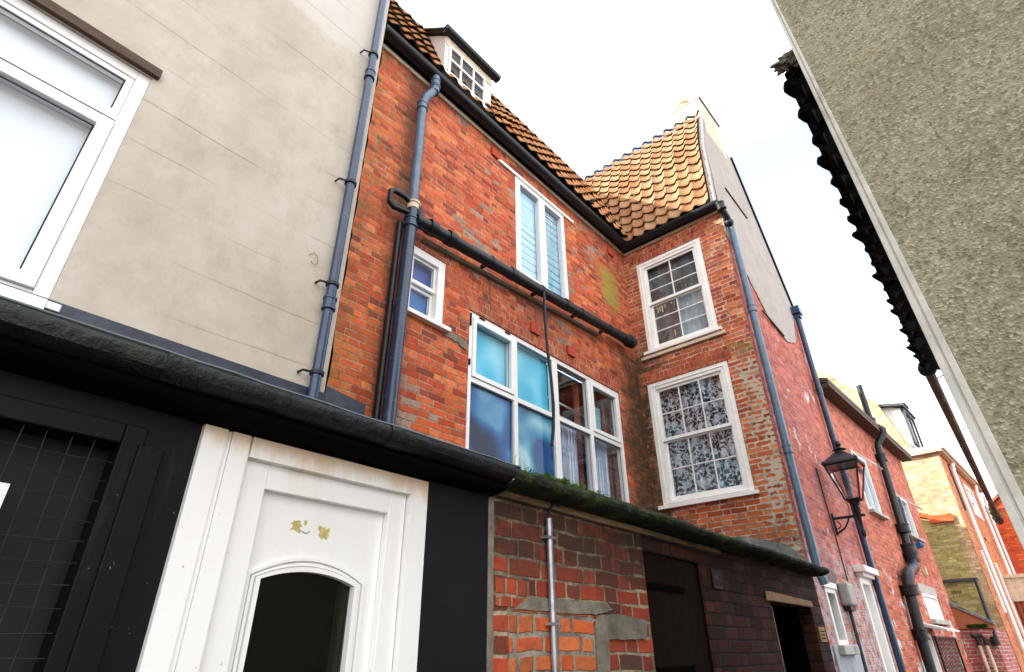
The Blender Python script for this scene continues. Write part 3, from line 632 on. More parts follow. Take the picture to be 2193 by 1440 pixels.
# roofs: steep lower slopes, flatter tops out of sight
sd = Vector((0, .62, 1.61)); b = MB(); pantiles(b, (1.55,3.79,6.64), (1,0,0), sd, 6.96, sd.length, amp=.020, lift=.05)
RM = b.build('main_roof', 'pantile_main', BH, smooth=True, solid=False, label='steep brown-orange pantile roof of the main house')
b = MB(); b.box(1.5, 8.4, 4.39, 4.52, 8.18, 8.295); b.build('ridge_lead', 'slate', BH)
b = MB(); b.face([(1.5,3.87,6.63), (8.6,3.87,6.63), (8.6,4.47,8.2), (1.5,4.47,8.2)]); b.face([(1.5,4.45,8.2), (11,4.45,8.2), (11,7.2,9.6), (1.5,7.2,9.6)])
b.face([(1.5,9.9,8.2), (11,9.9,8.2), (11,7.2,9.6), (1.5,7.2,9.6)]); b.face([(1.5,4.5,-1.5), (1.5,9.9,-1.5), (1.5,9.9,8.2), (1.5,7.2,9.6), (1.5,4.45,8.2)])
b.face([(1.5,9.9,-1.5), (11.22,9.9,-1.5), (11.22,9.9,8.2), (1.5,9.9,8.2)])
b.build('roof_deck', 'slate', BH, solid=False)
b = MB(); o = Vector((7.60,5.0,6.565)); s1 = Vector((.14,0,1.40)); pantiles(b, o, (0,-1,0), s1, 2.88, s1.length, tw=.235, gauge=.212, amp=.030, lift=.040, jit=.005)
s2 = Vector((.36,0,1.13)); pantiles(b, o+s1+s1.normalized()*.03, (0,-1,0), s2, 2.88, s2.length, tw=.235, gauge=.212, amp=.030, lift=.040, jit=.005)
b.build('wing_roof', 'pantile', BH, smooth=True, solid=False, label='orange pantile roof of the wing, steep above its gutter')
b = MB(); nd_ = Vector((0,-1,0)).cross(s2.normalized()); top_ = o+s1+s2+s2.normalized()*.10
b.tube([top_ + Vector((0,-2.88*k/96,0)) + nd_*(.032*(math.cos(2*math.pi*k/8) + .28*math.cos(4*math.pi*k/8+.6))+.028) for k in range(97)], .024, 6); b.build('ridge_edge', 'slate', BH)
b = MB(); e = o+s1; t_ = e+s2
b.face([(o.x+.04,5,o.z), (o.x+.04,2.13,o.z), (e.x+.03,2.13,e.z), (e.x+.03,5,e.z)]); b.face([(e.x+.03,5,e.z), (e.x+.03,2.13,e.z), (t_.x+.02,2.13,t_.z), (t_.x+.02,5,t_.z)])
b.face([(t_.x,2.14,t_.z-.03), (t_.x,7,t_.z-.03), (11.2,7,6.0), (11.2,2.14,6.0)]); b.build('wing_deck', 'slate', BH, solid=False)
b = MB(); b.prism([(7.60,2.17,6.56), (7.745,2.17,7.99), (8.11,2.17,9.11), (8.16,2.17,9.08), (7.82,2.17,7.97), (7.70,2.17,6.55)], (0,-.07,0)); b.build('verge_mortar', 'gablerender', BH)
# gutters
b = MB(); halfgutter(b, (1.72,3.865,6.615), (7.72,3.865,6.575), (0,-1,0), .085)
GT = b.build('gutter', 'blackpipe', BH, smooth=True, solid=False)
b = MB(); halfgutter(b, (7.665,3.92,6.56), (7.665,2.06,6.54), (-1,0,0), .085); b.build('wing_gutter', 'blackpipe', BH, smooth=True, solid=False)
b = MB(); b.fb(FM, 1.69, 7.78, .001, .035, 6.47, 6.535); b.build('eaves_board', 'cream', BH, bevel=.004)
b = MB(); b.fb(FW, 2.13, 3.96, .001, .035, 6.44, 6.49); b.build('wing_eaves_board', 'cream', BH, bevel=.004)
b = MB(); b.fb(FM, 1.69, 7.72, .001, .052, 6.536, 6.62); b.fb(FW, 2.13, 3.94, .001, .052, 6.491, 6.57); b.build('fascia', 'blackpaint', BH)
# downpipe on the wing corner, pipe with a hopper
b = MB(); b.tube([(7.665,2.10,6.49), (7.67,2.05,6.40), (7.80,2.035,6.28), (7.90,2.035,6.16)], .056, 14); collar(b, (7.66,2.05,6.43), (.2,-.1,-1), .07, .13); b.ball((7.86,2.035,6.20), .075)
EL = b.build('gutter_elbow', 'blackpipe', BH, smooth=True)
b = MB(); b.tube([(7.915,2.035,6.17), (7.915,2.035,.86), (7.92,2.0,.70)], .052, 16)
for z in (4.55, 2.35): collar(b, (7.915,2.035,z), (0,0,1), .058, .11)
b.build('wing_downpipe', 'greypipe', BH, smooth=True, label='grey-blue downpipe on the corner of the wing')
b = MB(); b.tube([(11.03,2.04,5.9), (11.03,2.04,-1.4)], .05, 14)
for z in (4.2, 2.55, .95): collar(b, (11.03,2.04,z), (0,0,1), .056, .10)
b.fb(FG, 10.93, 11.13, .02, .17, 5.86, 6.02); b.fb(FG, 10.97, 11.09, .03, .15, 5.77, 5.859)
b.build('hopper_downpipe', 'bluepipe', BH, smooth=False, label='dark blue downpipe with a hopper head at the end of the gable')
# soil pipe and its branches
b = MB(); pth = [(2.985,3.85,6.54), (2.985,3.85,6.38), (2.975,3.85,6.28), (2.86,3.87,6.05), (2.845,3.885,5.92), (2.845,3.885,4.28)]
b.tube(pth, .053, 16); 
for p_, a_ in (((2.985,3.85,6.42),(0,0,1)), ((2.845,3.885,5.88),(0,0,1)), ((2.98,3.85,6.30),(.1,-.05,1))): collar(b, p_, a_, .06, .10)
SP = b.build('soil_pipe', 'greypipe', BH, smooth=True, label='grey-blue soil pipe running down from the main gutter')
b = MB(); b.tube([(2.840,3.87,4.20), (2.785,3.87,-1.0)], .064, 18); collar(b, (2.838,3.87,4.02), (0,0,1), .07, .12); b.build('lower_pipe', 'bluepipe', SP, smooth=True)
b = MB(); b.tube([(2.85,3.88,4.29), (2.845,3.87,4.20)], .070, 16); b.tube([(2.85,3.875,4.31), (2.85,3.875,4.285)], .078, 16); b.build('socket', 'chimney', SP, smooth=True)
b = MB(); b.tube([(2.80,3.86,4.13), (2.62,3.90,4.12), (2.56,3.90,4.16), (2.56,3.90,4.30), (2.60,3.90,4.34), (2.74,3.88,4.33), (2.82,3.86,4.28)], .03, 10)
b.tube([(2.90,3.85,4.25), (2.93,3.84,4.12)], .05, 12); b.build('branch', 'blackpipe', SP, smooth=True)
b = MB(); b.tube([(2.88,3.85,4.08), (3.05,3.84,4.09), (7.20,3.84,4.405)], .072, 16); 
for x_, r_ in ((3.10,.09), (3.38,.09), (4.45,.082), (5.60,.082)): b.tube([(x_-.05,3.84,4.094+.0759*(x_-3.05)), (x_+.05,3.84,4.094+.0759*(x_-2.95))], r_, 16)
b.tube([(7.12,3.84,4.40), (7.30,3.84,4.413), (7.32,3.84,4.414)], [.08,.092,.105], 16); b.tube([(7.30,3.84,4.413), (7.42,3.84,4.42)], .10, 16)
WP = b.build('waste_pipe', 'blackpipe', BH, smooth=True, label='black waste pipe running along the main wall')
for x_ in (4.05, 5.03, 5.95, 6.7):
    b = MB(); zz = 4.092+.0759*(x_-3.05); b.tube([(x_-.018,3.84,zz), (x_+.018,3.84,zz)], .080, 14); b.fb(FM, x_-.018, x_+.018, .002, .09, zz-.02, zz+.02); b.build('bracket', 'blackpipe', WP)
b = MB(); b.fb(FM, 3.1, 6.6, .001, .05, 3.985, 4.025, 4.25, 4.29); b.build('ledge', 'cement', BH, label='narrow cement ledge beneath the waste pipe')
# soldier arches, bricks out of line, patched mortar
def soldier(par, f, u0, u1, z0, z1, d=.004):
    q = MB(); q.fb(f, u0, u1, -.002, d, z0, z1); return q.build('brick_arch', 'brick_soldier', par)
soldier(BH, FM, 3.80, 7.18, 3.478, 3.70); soldier(BH, FM, 2.93, 3.56, 3.903, 4.02); soldier(BH, FW, 2.45, 3.88, 6.143, 6.33); soldier(BH, FW, 2.45, 3.95, 3.803, 4.02)
for u, z in ((5.06,3.72), (5.86,3.70), (4.28,6.30), (7.32,6.28)):
    b = MB(); b.fb(FM, u-.085, u+.085, .001, .035, z-.075, z+.075); b.build('clay_block', 'redclay', BH, bevel=.006)
b = MB(); b.prism([FM.p(u,.012,z) for u, z in jag(((3.52,3.06), (3.86,3.02), (3.84,2.93), (3.66,2.97), (3.5,2.98)), 0.012)], (0,.011,0)); b.build('mortar_patch', 'cement', BH)
b = MB(); b.tube([(2.755,3.95,4.02), (2.735,3.95,1.0)], .034, 10); b.build('shadow_band', 'blackpipe', BH, smooth=True)  # dark tube stands in for the band of shade beside the soil pipe
b = MB(); b.fb(FM, 1.70, 2.62, .001, .05, 1.76, 2.00, 1.72, 1.90); b.build('lead_flashing', 'leadblue', BH)

def glaze(par, f, u0, u1, z0, z1, d, mat='glass'):
    q = MB(); q.fb(f, u0, u1, d-.004, d, z0, z1); return q.build('pane', mat, par)
def panel(par, f, u0, u1, z0, z1, d, mat, name='blind'):
    q = MB(); q.fb(f, u0, u1, d-.006, d, z0, z1); return q.build(name, mat, par)
def room(par, f, h, depth, mat='interior'):
    q = MB(); a, b_, c, e = h; i = depth
    q.face([f.p(a,-i,c), f.p(b_,-i,c), f.p(b_,-i,e), f.p(a,-i,e)])
    for p_, r_ in (((a,c),(b_,c)), ((b_,c),(b_,e)), ((b_,e),(a,e)), ((a,e),(a,c))):
        q.face([f.p(p_[0],-.2,p_[1]), f.p(r_[0],-.2,r_[1]), f.p(r_[0],-i,r_[1]), f.p(p_[0],-i,p_[1])])
    return q.build('room', mat, par, solid=False)

# big eight-light window
u0, u1, z0, z1 = HW_MAIN; ms = [4.70, 5.50, 6.29]; zt = 2.625
w = MB(); w.frame(FM, u0, u1, z0, z1, .062, -.10, -.012)
for m_, hw in zip(ms, (.034, .055, .034)): w.fb(FM, m_-hw, m_+hw, -.10, -.0135, z0+.062, z1-.062)
seg_ = [(u0+.062, 4.666), (4.734, 5.445), (5.555, 6.256), (6.324, u1-.062)]
for a, c in seg_: w.fb(FM, a, c, -.10, -.015, zt-.03, zt+.03)
W = w.build('window', 'white', BH, bevel=.004, label='wide white eight-light window of the middle storey')
for i, (a, c) in enumerate(seg_):
    if i in (0, 3):
        q = MB(); q.frame(FM, a+.003, c-.003, zt+.033, z1-.065, .055, -.08, .002); q.build('casement', 'white', W, bevel=.004)
    k = .055 if i in (0, 3) else .0
    glaze(W, FM, a+k, c-k, zt+.03+k, z1-.062-k, -.05, 'glassmatt' if i < 2 else 'glass'); glaze(W, FM, a, c, z0+.062, zt-.03, -.05, 'glassmatt' if i < 2 else 'glass')
    q = MB(); q.frame(FM, a+k+.001, c-k-.001, zt+.031+k, z1-.063-k, .007, -.0495, -.046); q.frame(FM, a+.001, c-.001, z0+.063, zt-.031, .007, -.0495, -.046); q.build('seal', 'slate', W)
panel(W, FM, seg_[0][0], seg_[0][1], zt+.03, z1-.06, -.11, 'skycyan'); panel(W, FM, seg_[1][0], seg_[1][1], zt+.03, z1-.06, -.11, 'skycyan')  # cyan sheets stand in for sky reflected in the upper panes
panel(W, FM, seg_[0][0], seg_[0][1], z0+.06, zt-.03, -.062, 'reflectblue', 'reflection_sheet'); panel(W, FM, seg_[1][0], seg_[1][1], z0+.06, zt-.03, -.062, 'reflectcyan', 'reflection_sheet')  # reflected sky painted as blue sheets behind the lower panes
room(W, FM, (5.50,7.09,1.62,3.46), .8, 'interior_warm')
def drape(par, f, u0, u1, z0, z1, d, mat, n=10, amp=.02, name='curtain'):
    q = MB(); k = n*4
    q.grid(lambda a, b_: f.p(u0+(u1-u0)*a, d+amp*math.sin(a*n*2*math.pi+b_*.6), z0+(z1-z0)*b_), k, 4); return q.build(name, mat, par, smooth=True, solid=False)
drape(W, FM, 5.52, 6.10, 1.65, 2.66, -.16, 'curtain', 9); drape(W, FM, 6.12, 6.26, 1.65, 3.4, -.18, 'redcurtain', 4)
drape(W, FM, 6.30, 6.85, 1.65, 2.66, -.16, 'curtain', 9); drape(W, FM, 6.40, 6.82, 2.62, 3.18, -.20, 'curtaingreen', 6)
drape(W, FM, 6.86, 7.02, 1.65, 3.4, -.20, 'redcurtain', 4)
q = MB(); q.tube([FM.p(5.6,-.30,3.05), FM.p(6.9,-.30,3.0)], .016, 8); q.tube([FM.p(5.6,-.36,2.9), FM.p(6.9,-.36,2.86)], .012, 8); q.build('curtain_rail', 'white', W)
for z, h_ in ((3.28,.16), (2.78,.07)): q = MB(); q.fb(FM, u0+.008, u0+.03, -.010, .006, z, z+h_); q.build('hinge', 'blackpaint', W)
for x_ in (4.05, 4.5): q = MB(); q.fb(FM, x_, x_+.09, -.010, .004, z1-.035, z1-.022); q.build('trickle_vent', 'blackpaint', W)
# tall window of the upper storey with slatted blinds
u0, u1, z0, z1 = HW_UP
w = MB(); w.frame(FM, u0, u1, z0, z1, .05, -.09, .010); w.fb(FM, 5.295, 5.355, -.09, .0085, z0+.05, z1-.05)
W = w.build('window', 'white', BH, bevel=.004, label='tall white two-light window with slatted blinds under the gutter')
w = MB(); w.fb(FM, 4.33, 6.17, .001, .03, 6.203, 6.255); w.build('head_board', 'whitepaint', W)
for k, (a, c) in enumerate(((u0+.053, 5.292), (5.358, u1-.053))):
    q = MB(); q.frame(FM, a, c, z0+.053, z1-.053, .04, -.06, .02); q.build('casement', 'white', W, bevel=.004)
    glaze(W, FM, a+.04, c-.04, z0+.093, z1-.093, -.03)
    q = MB(); n_ = 13; dz = (z1-z0-.12)/n_
    for i in range(n_):
        zz = z0+.06+i*dz; tl = random.uniform(.004, .016)
        q.hexa([FM.p(a,-.085-tl,zz), FM.p(c,-.085-tl,zz), FM.p(c,-.075-tl,zz), FM.p(a,-.075-tl,zz), FM.p(a,-.085+tl*.5,zz+dz-.030), FM.p(c,-.085+tl*.5,zz+dz-.030), FM.p(c,-.075+tl*.5,zz+dz-.030), FM.p(a,-.075+tl*.5,zz+dz-.030)])
    q.build('blind', 'slat', W); panel(W, FM, a, c, z0+.055, z1-.055, -.115, 'slatdark', 'blind_backing')
# small sash window
u0, u1, z0, z1 = HW_S
w = MB(); w.frame(FM, u0, u1, z0, z1, .10, -.13, -.004, .05, .10); W = w.build('window', 'whitepaint', BH, bevel=.004, label='small white sash window with royal blue panes beside the soil pipe')
w = MB(); w.frame(FM, u0+.101, u1-.101, 3.46, z1-.101, .035, -.075, -.04, .045, .03); w.build('sash', 'whitepaint', W, bevel=.003)
w = MB(); w.frame(FM, u0+.101, u1-.101, z0+.051, 3.458, .035, -.115, -.08, .05, .04); w.build('sash', 'whitepaint', W, bevel=.003)
glaze(W, FM, u0+.136, u1-.136, 3.505, z1-.131, -.055, 'glassmatt'); glaze(W, FM, u0+.136, u1-.136, z0+.10, 3.418, -.095, 'glassmatt')
panel(W, FM, u0+.10, u1-.10, 3.46, z1-.10, -.122, 'royal'); panel(W, FM, u0+.10, u1-.10, z0+.05, 3.459, -.123, 'skyblue')  # flat blue sheets stand in for sky reflected in both sashes
w = MB(); w.fb(FM, u0-.06, u1+.07, -.12, .07, z0-.05, z0-.002); w.build('sill', 'whitepaint', W, bevel=.005)
# the wing's two sashes
def sash(h, cols, rows, label, mats, sill_low):
    u0, u1, z0, z1 = h; zm = (z0+z1)/2
    w = MB(); w.frame(FW, u0, u1, z0, z1, .125, -.12, -.006, .06, .12); w.frame(FW, u0+.05, u1-.05, z0+.02, z1-.05, .018, -.0055, .006)
    W = w.build('window', 'whitepaint', BH, bevel=.004, label=label)
    a, c = u0+.126, u1-.126
    for k, (s0, s1, d) in enumerate(((zm-.01, z1-.121, -.035), (z0+.061, zm+.01, -.08))):
        q = MB(); bw = .042; q.frame(FW, a, c, s0, s1, bw, d-.03, d, .05 if k == 0 else .065, .04)
        zb = s0+(.05 if k == 0 else .065); zt_ = s1-.04
        for i in range(1, cols): x_ = a+bw+(c-a-2*bw)*i/cols; q.fb(FW, x_-.009, x_+.009, d-.026, d-.002, zb, zt_)
        for j in range(1, rows): y_ = zb+(zt_-zb)*j/rows; q.fb(FW, a+bw, c-bw, d-.025, d-.004, y_-.008, y_+.008)
        q.build('sash', 'whitepaint', W, bevel=.002)
        glaze(W, FW, a+bw, c-bw, zb, zt_, d-.014, 'glassold')
    w = MB(); w.fb(FW, u0-.06, u1+.06, -.10, .06, z0-.055, z0-.003); w.build('sill', 'whitepaint', W, bevel=.004)
    if sill_low: w = MB(); w.fb(FW, u0-.10, u1+.12, .001, .05, z0-.135, z0-.085); w.build('stone_sill', 'cream', W, bevel=.004)
    return W
W = sash(WU, 2, 3, 'white six-over-six sash window under the wing gutter', None, True)
panel(W, FW, 3.16, 3.70, 4.40, 6.05, -.155, 'netgrey', 'curtain'); drape(W, FW, 2.62, 3.16, 4.40, 5.25, -.150, 'netpale', 6, .008); panel(W, FW, 2.60, 3.16, 5.25, 6.05, -.158, 'netgrey', 'curtain')
q = MB()
for k in range(16):
    y_ = random.uniform(3.2, 3.58) if k < 11 else random.uniform(2.68, 3.1); z_ = 5.2-.01 if k < 9 else random.uniform(4.6, 5.6); q.fb(FW, y_, y_+random.uniform(.008,.02), -.092, -.088, z_-random.uniform(.03,.13), z_)
q.build('peeling_tape', 'cream', W)
W = sash(WLo, 3, 2, 'white sash window with flowered lace curtains, lower on the wing', None, False)
drape(W, FW, 2.64, 3.76, 1.93, 3.72, -.15, 'lace', 9, .012)
room(BH, FW, (2.53,3.865,1.87,3.80), .5); room(BH, FW, (2.55,3.76,4.36,6.14), .5)

# dormer
D = MB(); D.prism([(3.11,3.87,6.72), (3.11,3.87,7.60), (3.11,4.43,8.16), (3.11,4.60,8.2), (3.11,4.60,6.72)], (.93,0,0)); dm = D.build('dormer', 'dormerwhite', BH, bevel=.005, label='white dormer on the steep main roof')
D = MB(); D.hexa([(3.06,3.82,7.605), (4.12,3.82,7.605), (4.12,4.47,8.24), (3.06,4.47,8.24), (3.06,3.82,7.67), (4.12,3.82,7.67), (4.12,4.47,8.31), (3.06,4.47,8.31)]); D.build('dormer_roof', 'slate', dm, bevel=.012)
D = MB(); D.tube([(3.05,3.82,7.66), (4.14,3.82,7.66)], .066, 12); D.tube([(3.06,3.83,7.66), (3.06,4.45,8.28)], .026, 8); D.tube([(4.12,3.83,7.66), (4.12,4.45,8.28)], .026, 8); D.build('roof_roll', 'blackpipe', dm, smooth=True)
FD = FR((0,3.87)); D = MB(); D.fb(FD, 3.12, 4.03, .001, .012, 7.43, 7.60); D.build('head_board', 'cream', dm)
D = MB(); D.frame(FD, 3.17, 3.88, 6.85, 7.42, .033, .001, .040)
for x_ in (3.40, 3.645): D.fb(FD, x_-.014, x_+.014, .001, .036, 6.883, 7.387)
D.fb(FD, 3.204, 3.846, .001, .046, 7.115, 7.155); D.build('window', 'whitepaint', dm)
D = MB(); D.fb(FD, 3.203, 3.847, .002, .012, 6.883, 7.387); D.build('pane', 'slate', dm)
D = MB(); D.fb(FD, 3.09, 4.07, .001, .05, 6.775, 6.82); D.build('sill', 'whitepaint', dm)
b = MB(); b.fb(FM, 6.52, 6.58, -.02, .22, 6.78, 6.83); b.ball(FM.p(6.55,.20,6.86), .04); b.build('roof_hook', 'blackpipe', RM)

# front of the wing at alley level
u0, u1, z0, z1 = FWIN
w = MB(); w.frame(FG, u0, u1, z0, z1, .055, -.10, .02); w.fb(FG, u0+.20, u0+.235, -.08, -.02, z0+.055, z1-.055); W = w.build('window', 'whitepaint', BH, bevel=.004, label='small white window beside the grey meter box')
glaze(W, FG, u0+.055, u1-.055, z0+.055, z1-.055, -.05); panel(W, FG, u0+.05, u1-.05, z0+.05, z1-.05, -.11, 'netpale', 'curtain')
w = MB(); w.fb(FG, u0-.08, u1+.12, .001, .09, z0-.10, z0-.003); w.build('sill', 'bead', W, bevel=.008)
w = MB(); w.fb(FG, u0-.05, u1+.06, .001, .035, z1+.003, z1+.07); w.build('lintel', 'whitepaint', W)
u0, u1, z0, z1 = FDOOR
w = MB(); w.fb(FG, u0, u0+.09, -.12, .03, z0, z1-.002); w.fb(FG, u1-.09, u1, -.12, .03, z0, z1-.002); w.fb(FG, u0+.09, u1-.09, -.12, .03, z1-.09, z1-.002); df = w.build('door_frame', 'whitepaint', BH, bevel=.004)
w = MB(); w.fb(FG, u0+.09, u1-.09, -.13, -.08, z0, z1-.09)
for zz in (-1.2, -.3): w.fb(FG, u0+.15, u1-.15, -.079, -.068, zz, zz+.7)
w.build('door', 'white', df, bevel=.006)
w = MB(); w.fb(FG, u0-.10, u1+.14, .001, .16, z1+.05, z1+.14); w.fb(FG, u0-.03, u1+.06, .001, .10, z1-.0005, z1+.049); w.build('door_hood', 'whitepaint', df, bevel=.006)
w = MB(); w.fb(FG, 8.02, 9.36, .001, .022, -1.5, .062, -1.5, .09); w.build('plinth', 'paintgrey', BH, label='grey-blue painted plinth below the meter box')
w = MB(); w.prism([FG.p(u,.02,z) for u, z in ((8.2,.98), (8.9,.93), (9.0,.86), (8.75,.74), (8.3,.74))], (0,.019,0)); w.build('slate_patch', 'leadblue', BH)
w = MB(); w.prism([(7.795,2.14,.5), (7.795,2.14,1.02), (7.795,2.26,1.15), (7.795,2.62,1.27), (7.795,2.85,1.32), (7.795,3.2,1.2), (7.795,3.2,.6)], (-.06,0,0))
o_ = w.build('mortar_fillet', 'leadgrey', BH, label='lumpy grey mortar fillet at the foot of the wing')
# black cable hanging from the waste pipe
b = MB(); b.tube([(5.03,3.80,4.24), (5.02,3.775,4.1), (5.01,3.77,3.7), (5.02,3.76,3.3), (5.05,3.75,2.95), (5.075,3.75,2.6), (5.06,3.755,2.3), (5.02,3.76,2.07)], .019, 8)
tag(b.build('hanging_cable', 'blackpipe', smooth=True), 'loose black cable hanging from the waste pipe in front of the wide window', 'cable')

# ------------------------------------------------------------------ lean-to outhouse in front
OH = thing('lean_to', 'long low black lean-to with mossy felt roof edge, white door and dark brick wall', 'outbuilding', (3.0,1.75,-1.5))
WIN = (-1.2, .47, -.62, .555); DO = (.607, 1.485, -1.5, .607); PD = (3.18, 3.96, -1.5, .535); PA = (5.19, 6.24, -1.5, .362)
b = MB(); b.wall(FO, -4.0, 1.84, -1.5, .68, [WIN, DO], .14); b.build('painted_wall', 'blackpaint', OH, solid=False)
b = MB(); b.wall(FO, 1.84, 3.18, -1.5, .68, [], .1); b.face([FO.p(1.84,.0,-1.5), FO.p(1.84,.012,-1.5), FO.p(1.84,.012,.68), FO.p(1.84,0,.68)]); b.build('brick_wall', 'brick_out', OH, solid=False, label='sooty brown and orange brick wall')
b = MB(); b.wall(FO, 3.18, 6.56, -1.5, .68, [PD, PA], .12); b.face([(6.56,1.75,-1.5), (6.56,4,-1.5), (6.56,4,1.5), (6.56,1.75,.68)]); b.build('shaded_wall', 'brick_dark', OH, solid=False, label='near-black brick wall beside the plank door')
b = MB(); b.fb(FO, 1.488, 1.838, .001, .016, -1.5, .68); b.build('black_board', 'blackboard', OH, bevel=.003, label='plain blue-black board between door and brick')
b = MB(); b.fb(FO, 1.8385, 1.876, .001, .012, -1.5, .60); b.build('cement_edge', 'cement', OH)
b = MB(); b.fb(FO, 1.845, 4.3, .001, .028, .622, .655); b.build('wall_plate', 'timber', OH, bevel=.004, label='weathered timber plate under the roof edge')
# roof: sloping felt with a rounded, sagging front edge
def eave(mb, x0, x1, prof, n, amp):
    ph = [random.uniform(0, 6.28) for _ in range(6)]
    def fn(a, b_):
        x_ = x0+(x1-x0)*a; k = b_*(len(prof)-1); i = min(int(k), len(prof)-2); t = k-i
        y_ = prof[i][0]*(1-t)+prof[i+1][0]*t; z_ = prof[i][1]*(1-t)+prof[i+1][1]*t
        w_ = math.sin(x_*3.1+ph[0])*.4+math.sin(x_*7.3+ph[1]+b_*3)*.35+math.sin(x_*17+ph[2]+b_*5)*.25+math.sin(x_*41+ph[3]+b_*9)*.18+random.uniform(-.25,.25)
        e = amp*w_*(1 if 0 < b_ < 1 else .3)
        return (x_, y_+e*.7, z_+e)
    mb.grid(fn, n, len(prof)*2)
b = MB(); eave(b, -4, 1.86, [(3.0,1.285), (1.68,.760), (1.625,.735), (1.598,.722), (1.592,.70), (1.600,.672), (1.635,.658), (1.70,.655), (1.752,.66)], 260, .0035)
b.build('felt_roof', 'felt', OH, smooth=True, solid=False, label='black felt roof rolled over the eave')
b = MB(); eave(b, 1.86, 6.60, [(4.0,1.67), (1.72,.765), (1.64,.735), (1.603,.722), (1.594,.70), (1.602,.676), (1.640,.662), (1.70,.656), (1.752,.656)], 380, .011)
b.build('mossy_roof', 'mossy', OH, smooth=True, solid=False, label='mossy black roof edge above the brick part')
b = MB(); eave(b, -4, 1.86, [(1.652,.656), (1.640,.640), (1.660,.622), (1.72,.612), (1.752,.612)], 160, .004); b.build('fascia', 'soot', OH, smooth=True, solid=False)
b = MB(); b.tube([(-4+.1*k, 1.606+random.uniform(-.002,.002), .7265+random.uniform(-.002,.002)) for k in range(60)], .0065, 6); b.build('drip_edge', 'leadgreen', OH, smooth=True)
for x_ in (-.35, .42, 1.18):
    b = MB(); eave(b, x_, x_+.07, [(2.9,1.262), (1.68,.765), (1.620,.737), (1.592,.722), (1.587,.70), (1.596,.670), (1.633,.655)], 4, .001); b.build('felt_lap', 'felt', OH, smooth=True, solid=False)
# caged window
w = MB(); w.frame(FO, WIN[0], WIN[1], WIN[2], WIN[3], .055, -.09, .012); w.fb(FO, WIN[1]-.015, WIN[1]+.05, .0121, .024, WIN[2], WIN[3]-.05)
W = w.build('window', 'blackpaint', OH, bevel=.004, label='black painted window behind square wire mesh')
panel(W, FO, WIN[0]+.05, WIN[1]-.05, WIN[2]+.05, WIN[3]-.05, -.085, 'blackboard', 'dark_pane')
w = MB()
for i in range(32):
    x_ = WIN[0]+.06+i*.05
    if x_ < WIN[1]-.06: w.tube([FO.p(x_+random.uniform(-.003,.003),-.012+random.uniform(-.004,.004),WIN[2]+.05+k_*(WIN[3]-WIN[2]-.1)/8) for k_ in range(9)], .0016, 5)
for i in range(22):
    z_ = WIN[2]+.07+i*.05
    if z_ < WIN[3]-.06: w.tube([FO.p(WIN[0]+.05+k_*(WIN[1]-WIN[0]-.1)/14,-.015+random.uniform(-.004,.004),z_+random.uniform(-.003,.003)) for k_ in range(15)], .0016, 5)
w.build('wire_mesh', 'wire', W)
# white door and frame
u0, u1, z0, z1 = DO
w = MB(); w.fb(FO, u0, u0+.068, -.06, .022, z0, z1-.003)              # cover board at the left
for a, c, d in ((u0+.0695, u0+.085, .012), (u0+.086, u0+.142, .020), (u0+.143, u0+.150, .010)): w.fb(FO, a, c, -.06, d, z0, z1-.0035)
w.fb(FO, u1-.085, u1-.0015, -.06, .020, z0, z1-.004); w.fb(FO, u0+.1505, u1-.0855, -.06, .020, z1-.068, z1-.004)
w.hexa([FO.p(u0+.1505,-.05,z1-.088), FO.p(u1-.0855,-.05,z1-.088), FO.p(u1-.0855,.0,z1-.0685), FO.p(u0+.1505,.0,z1-.0685), FO.p(u0+.1505,-.05,z1-.0685), FO.p(u1-.0855,-.05,z1-.0685), FO.p(u1-.0855,.019,z1-.0683), FO.p(u0+.1505,.019,z1-.0683)])
DF = w.build('door_frame', 'doorwhite', OH, bevel=.003)
a, c = u0+.154, u1-.089; zt = z1-.071
w = MB(); w.frame(FO, a, c, z0+.02, zt, .076, -.058, -.004, .16, .076); DR = w.build('door', 'doorwhite', OH, bevel=.0025, label='white plastic door with an arched glass panel')
pu0, pu1, pz1 = a+.076, c-.076, zt-.076
gl0, gl1, gzs, gza = .888, 1.222, .205, .236   # glass sides, springing and crown
def arch(x0, x1, zs, za, n=18): 
    return [(x0+(x1-x0)*i/n, zs+(za-zs)*(1-((2*i/n-1)**2))) for i in range(n+1)]
w = MB(); dd = -.034
ar = arch(gl0, gl1, gzs, gza); N_ = len(ar)
for i in range(N_-1): w.face([FO.p(ar[i][0],dd,ar[i][1]), FO.p(ar[i+1][0],dd,ar[i+1][1]), FO.p(ar[i+1][0],dd,pz1), FO.p(ar[i][0],dd,pz1)])
w.face([FO.p(pu0,dd,z0+.18), FO.p(gl0,dd,z0+.18), FO.p(gl0,dd,pz1), FO.p(pu0,dd,pz1)]); w.face([FO.p(gl1,dd,z0+.18), FO.p(pu1,dd,z0+.18), FO.p(pu1,dd,pz1), FO.p(gl1,dd,pz1)])
w.face([FO.p(gl0,dd,z0+.18), FO.p(gl1,dd,z0+.18), FO.p(gl1,dd,-.75), FO.p(gl0,dd,-.75)])
w.build('door_panel', 'doorwhite', DR, solid=False)
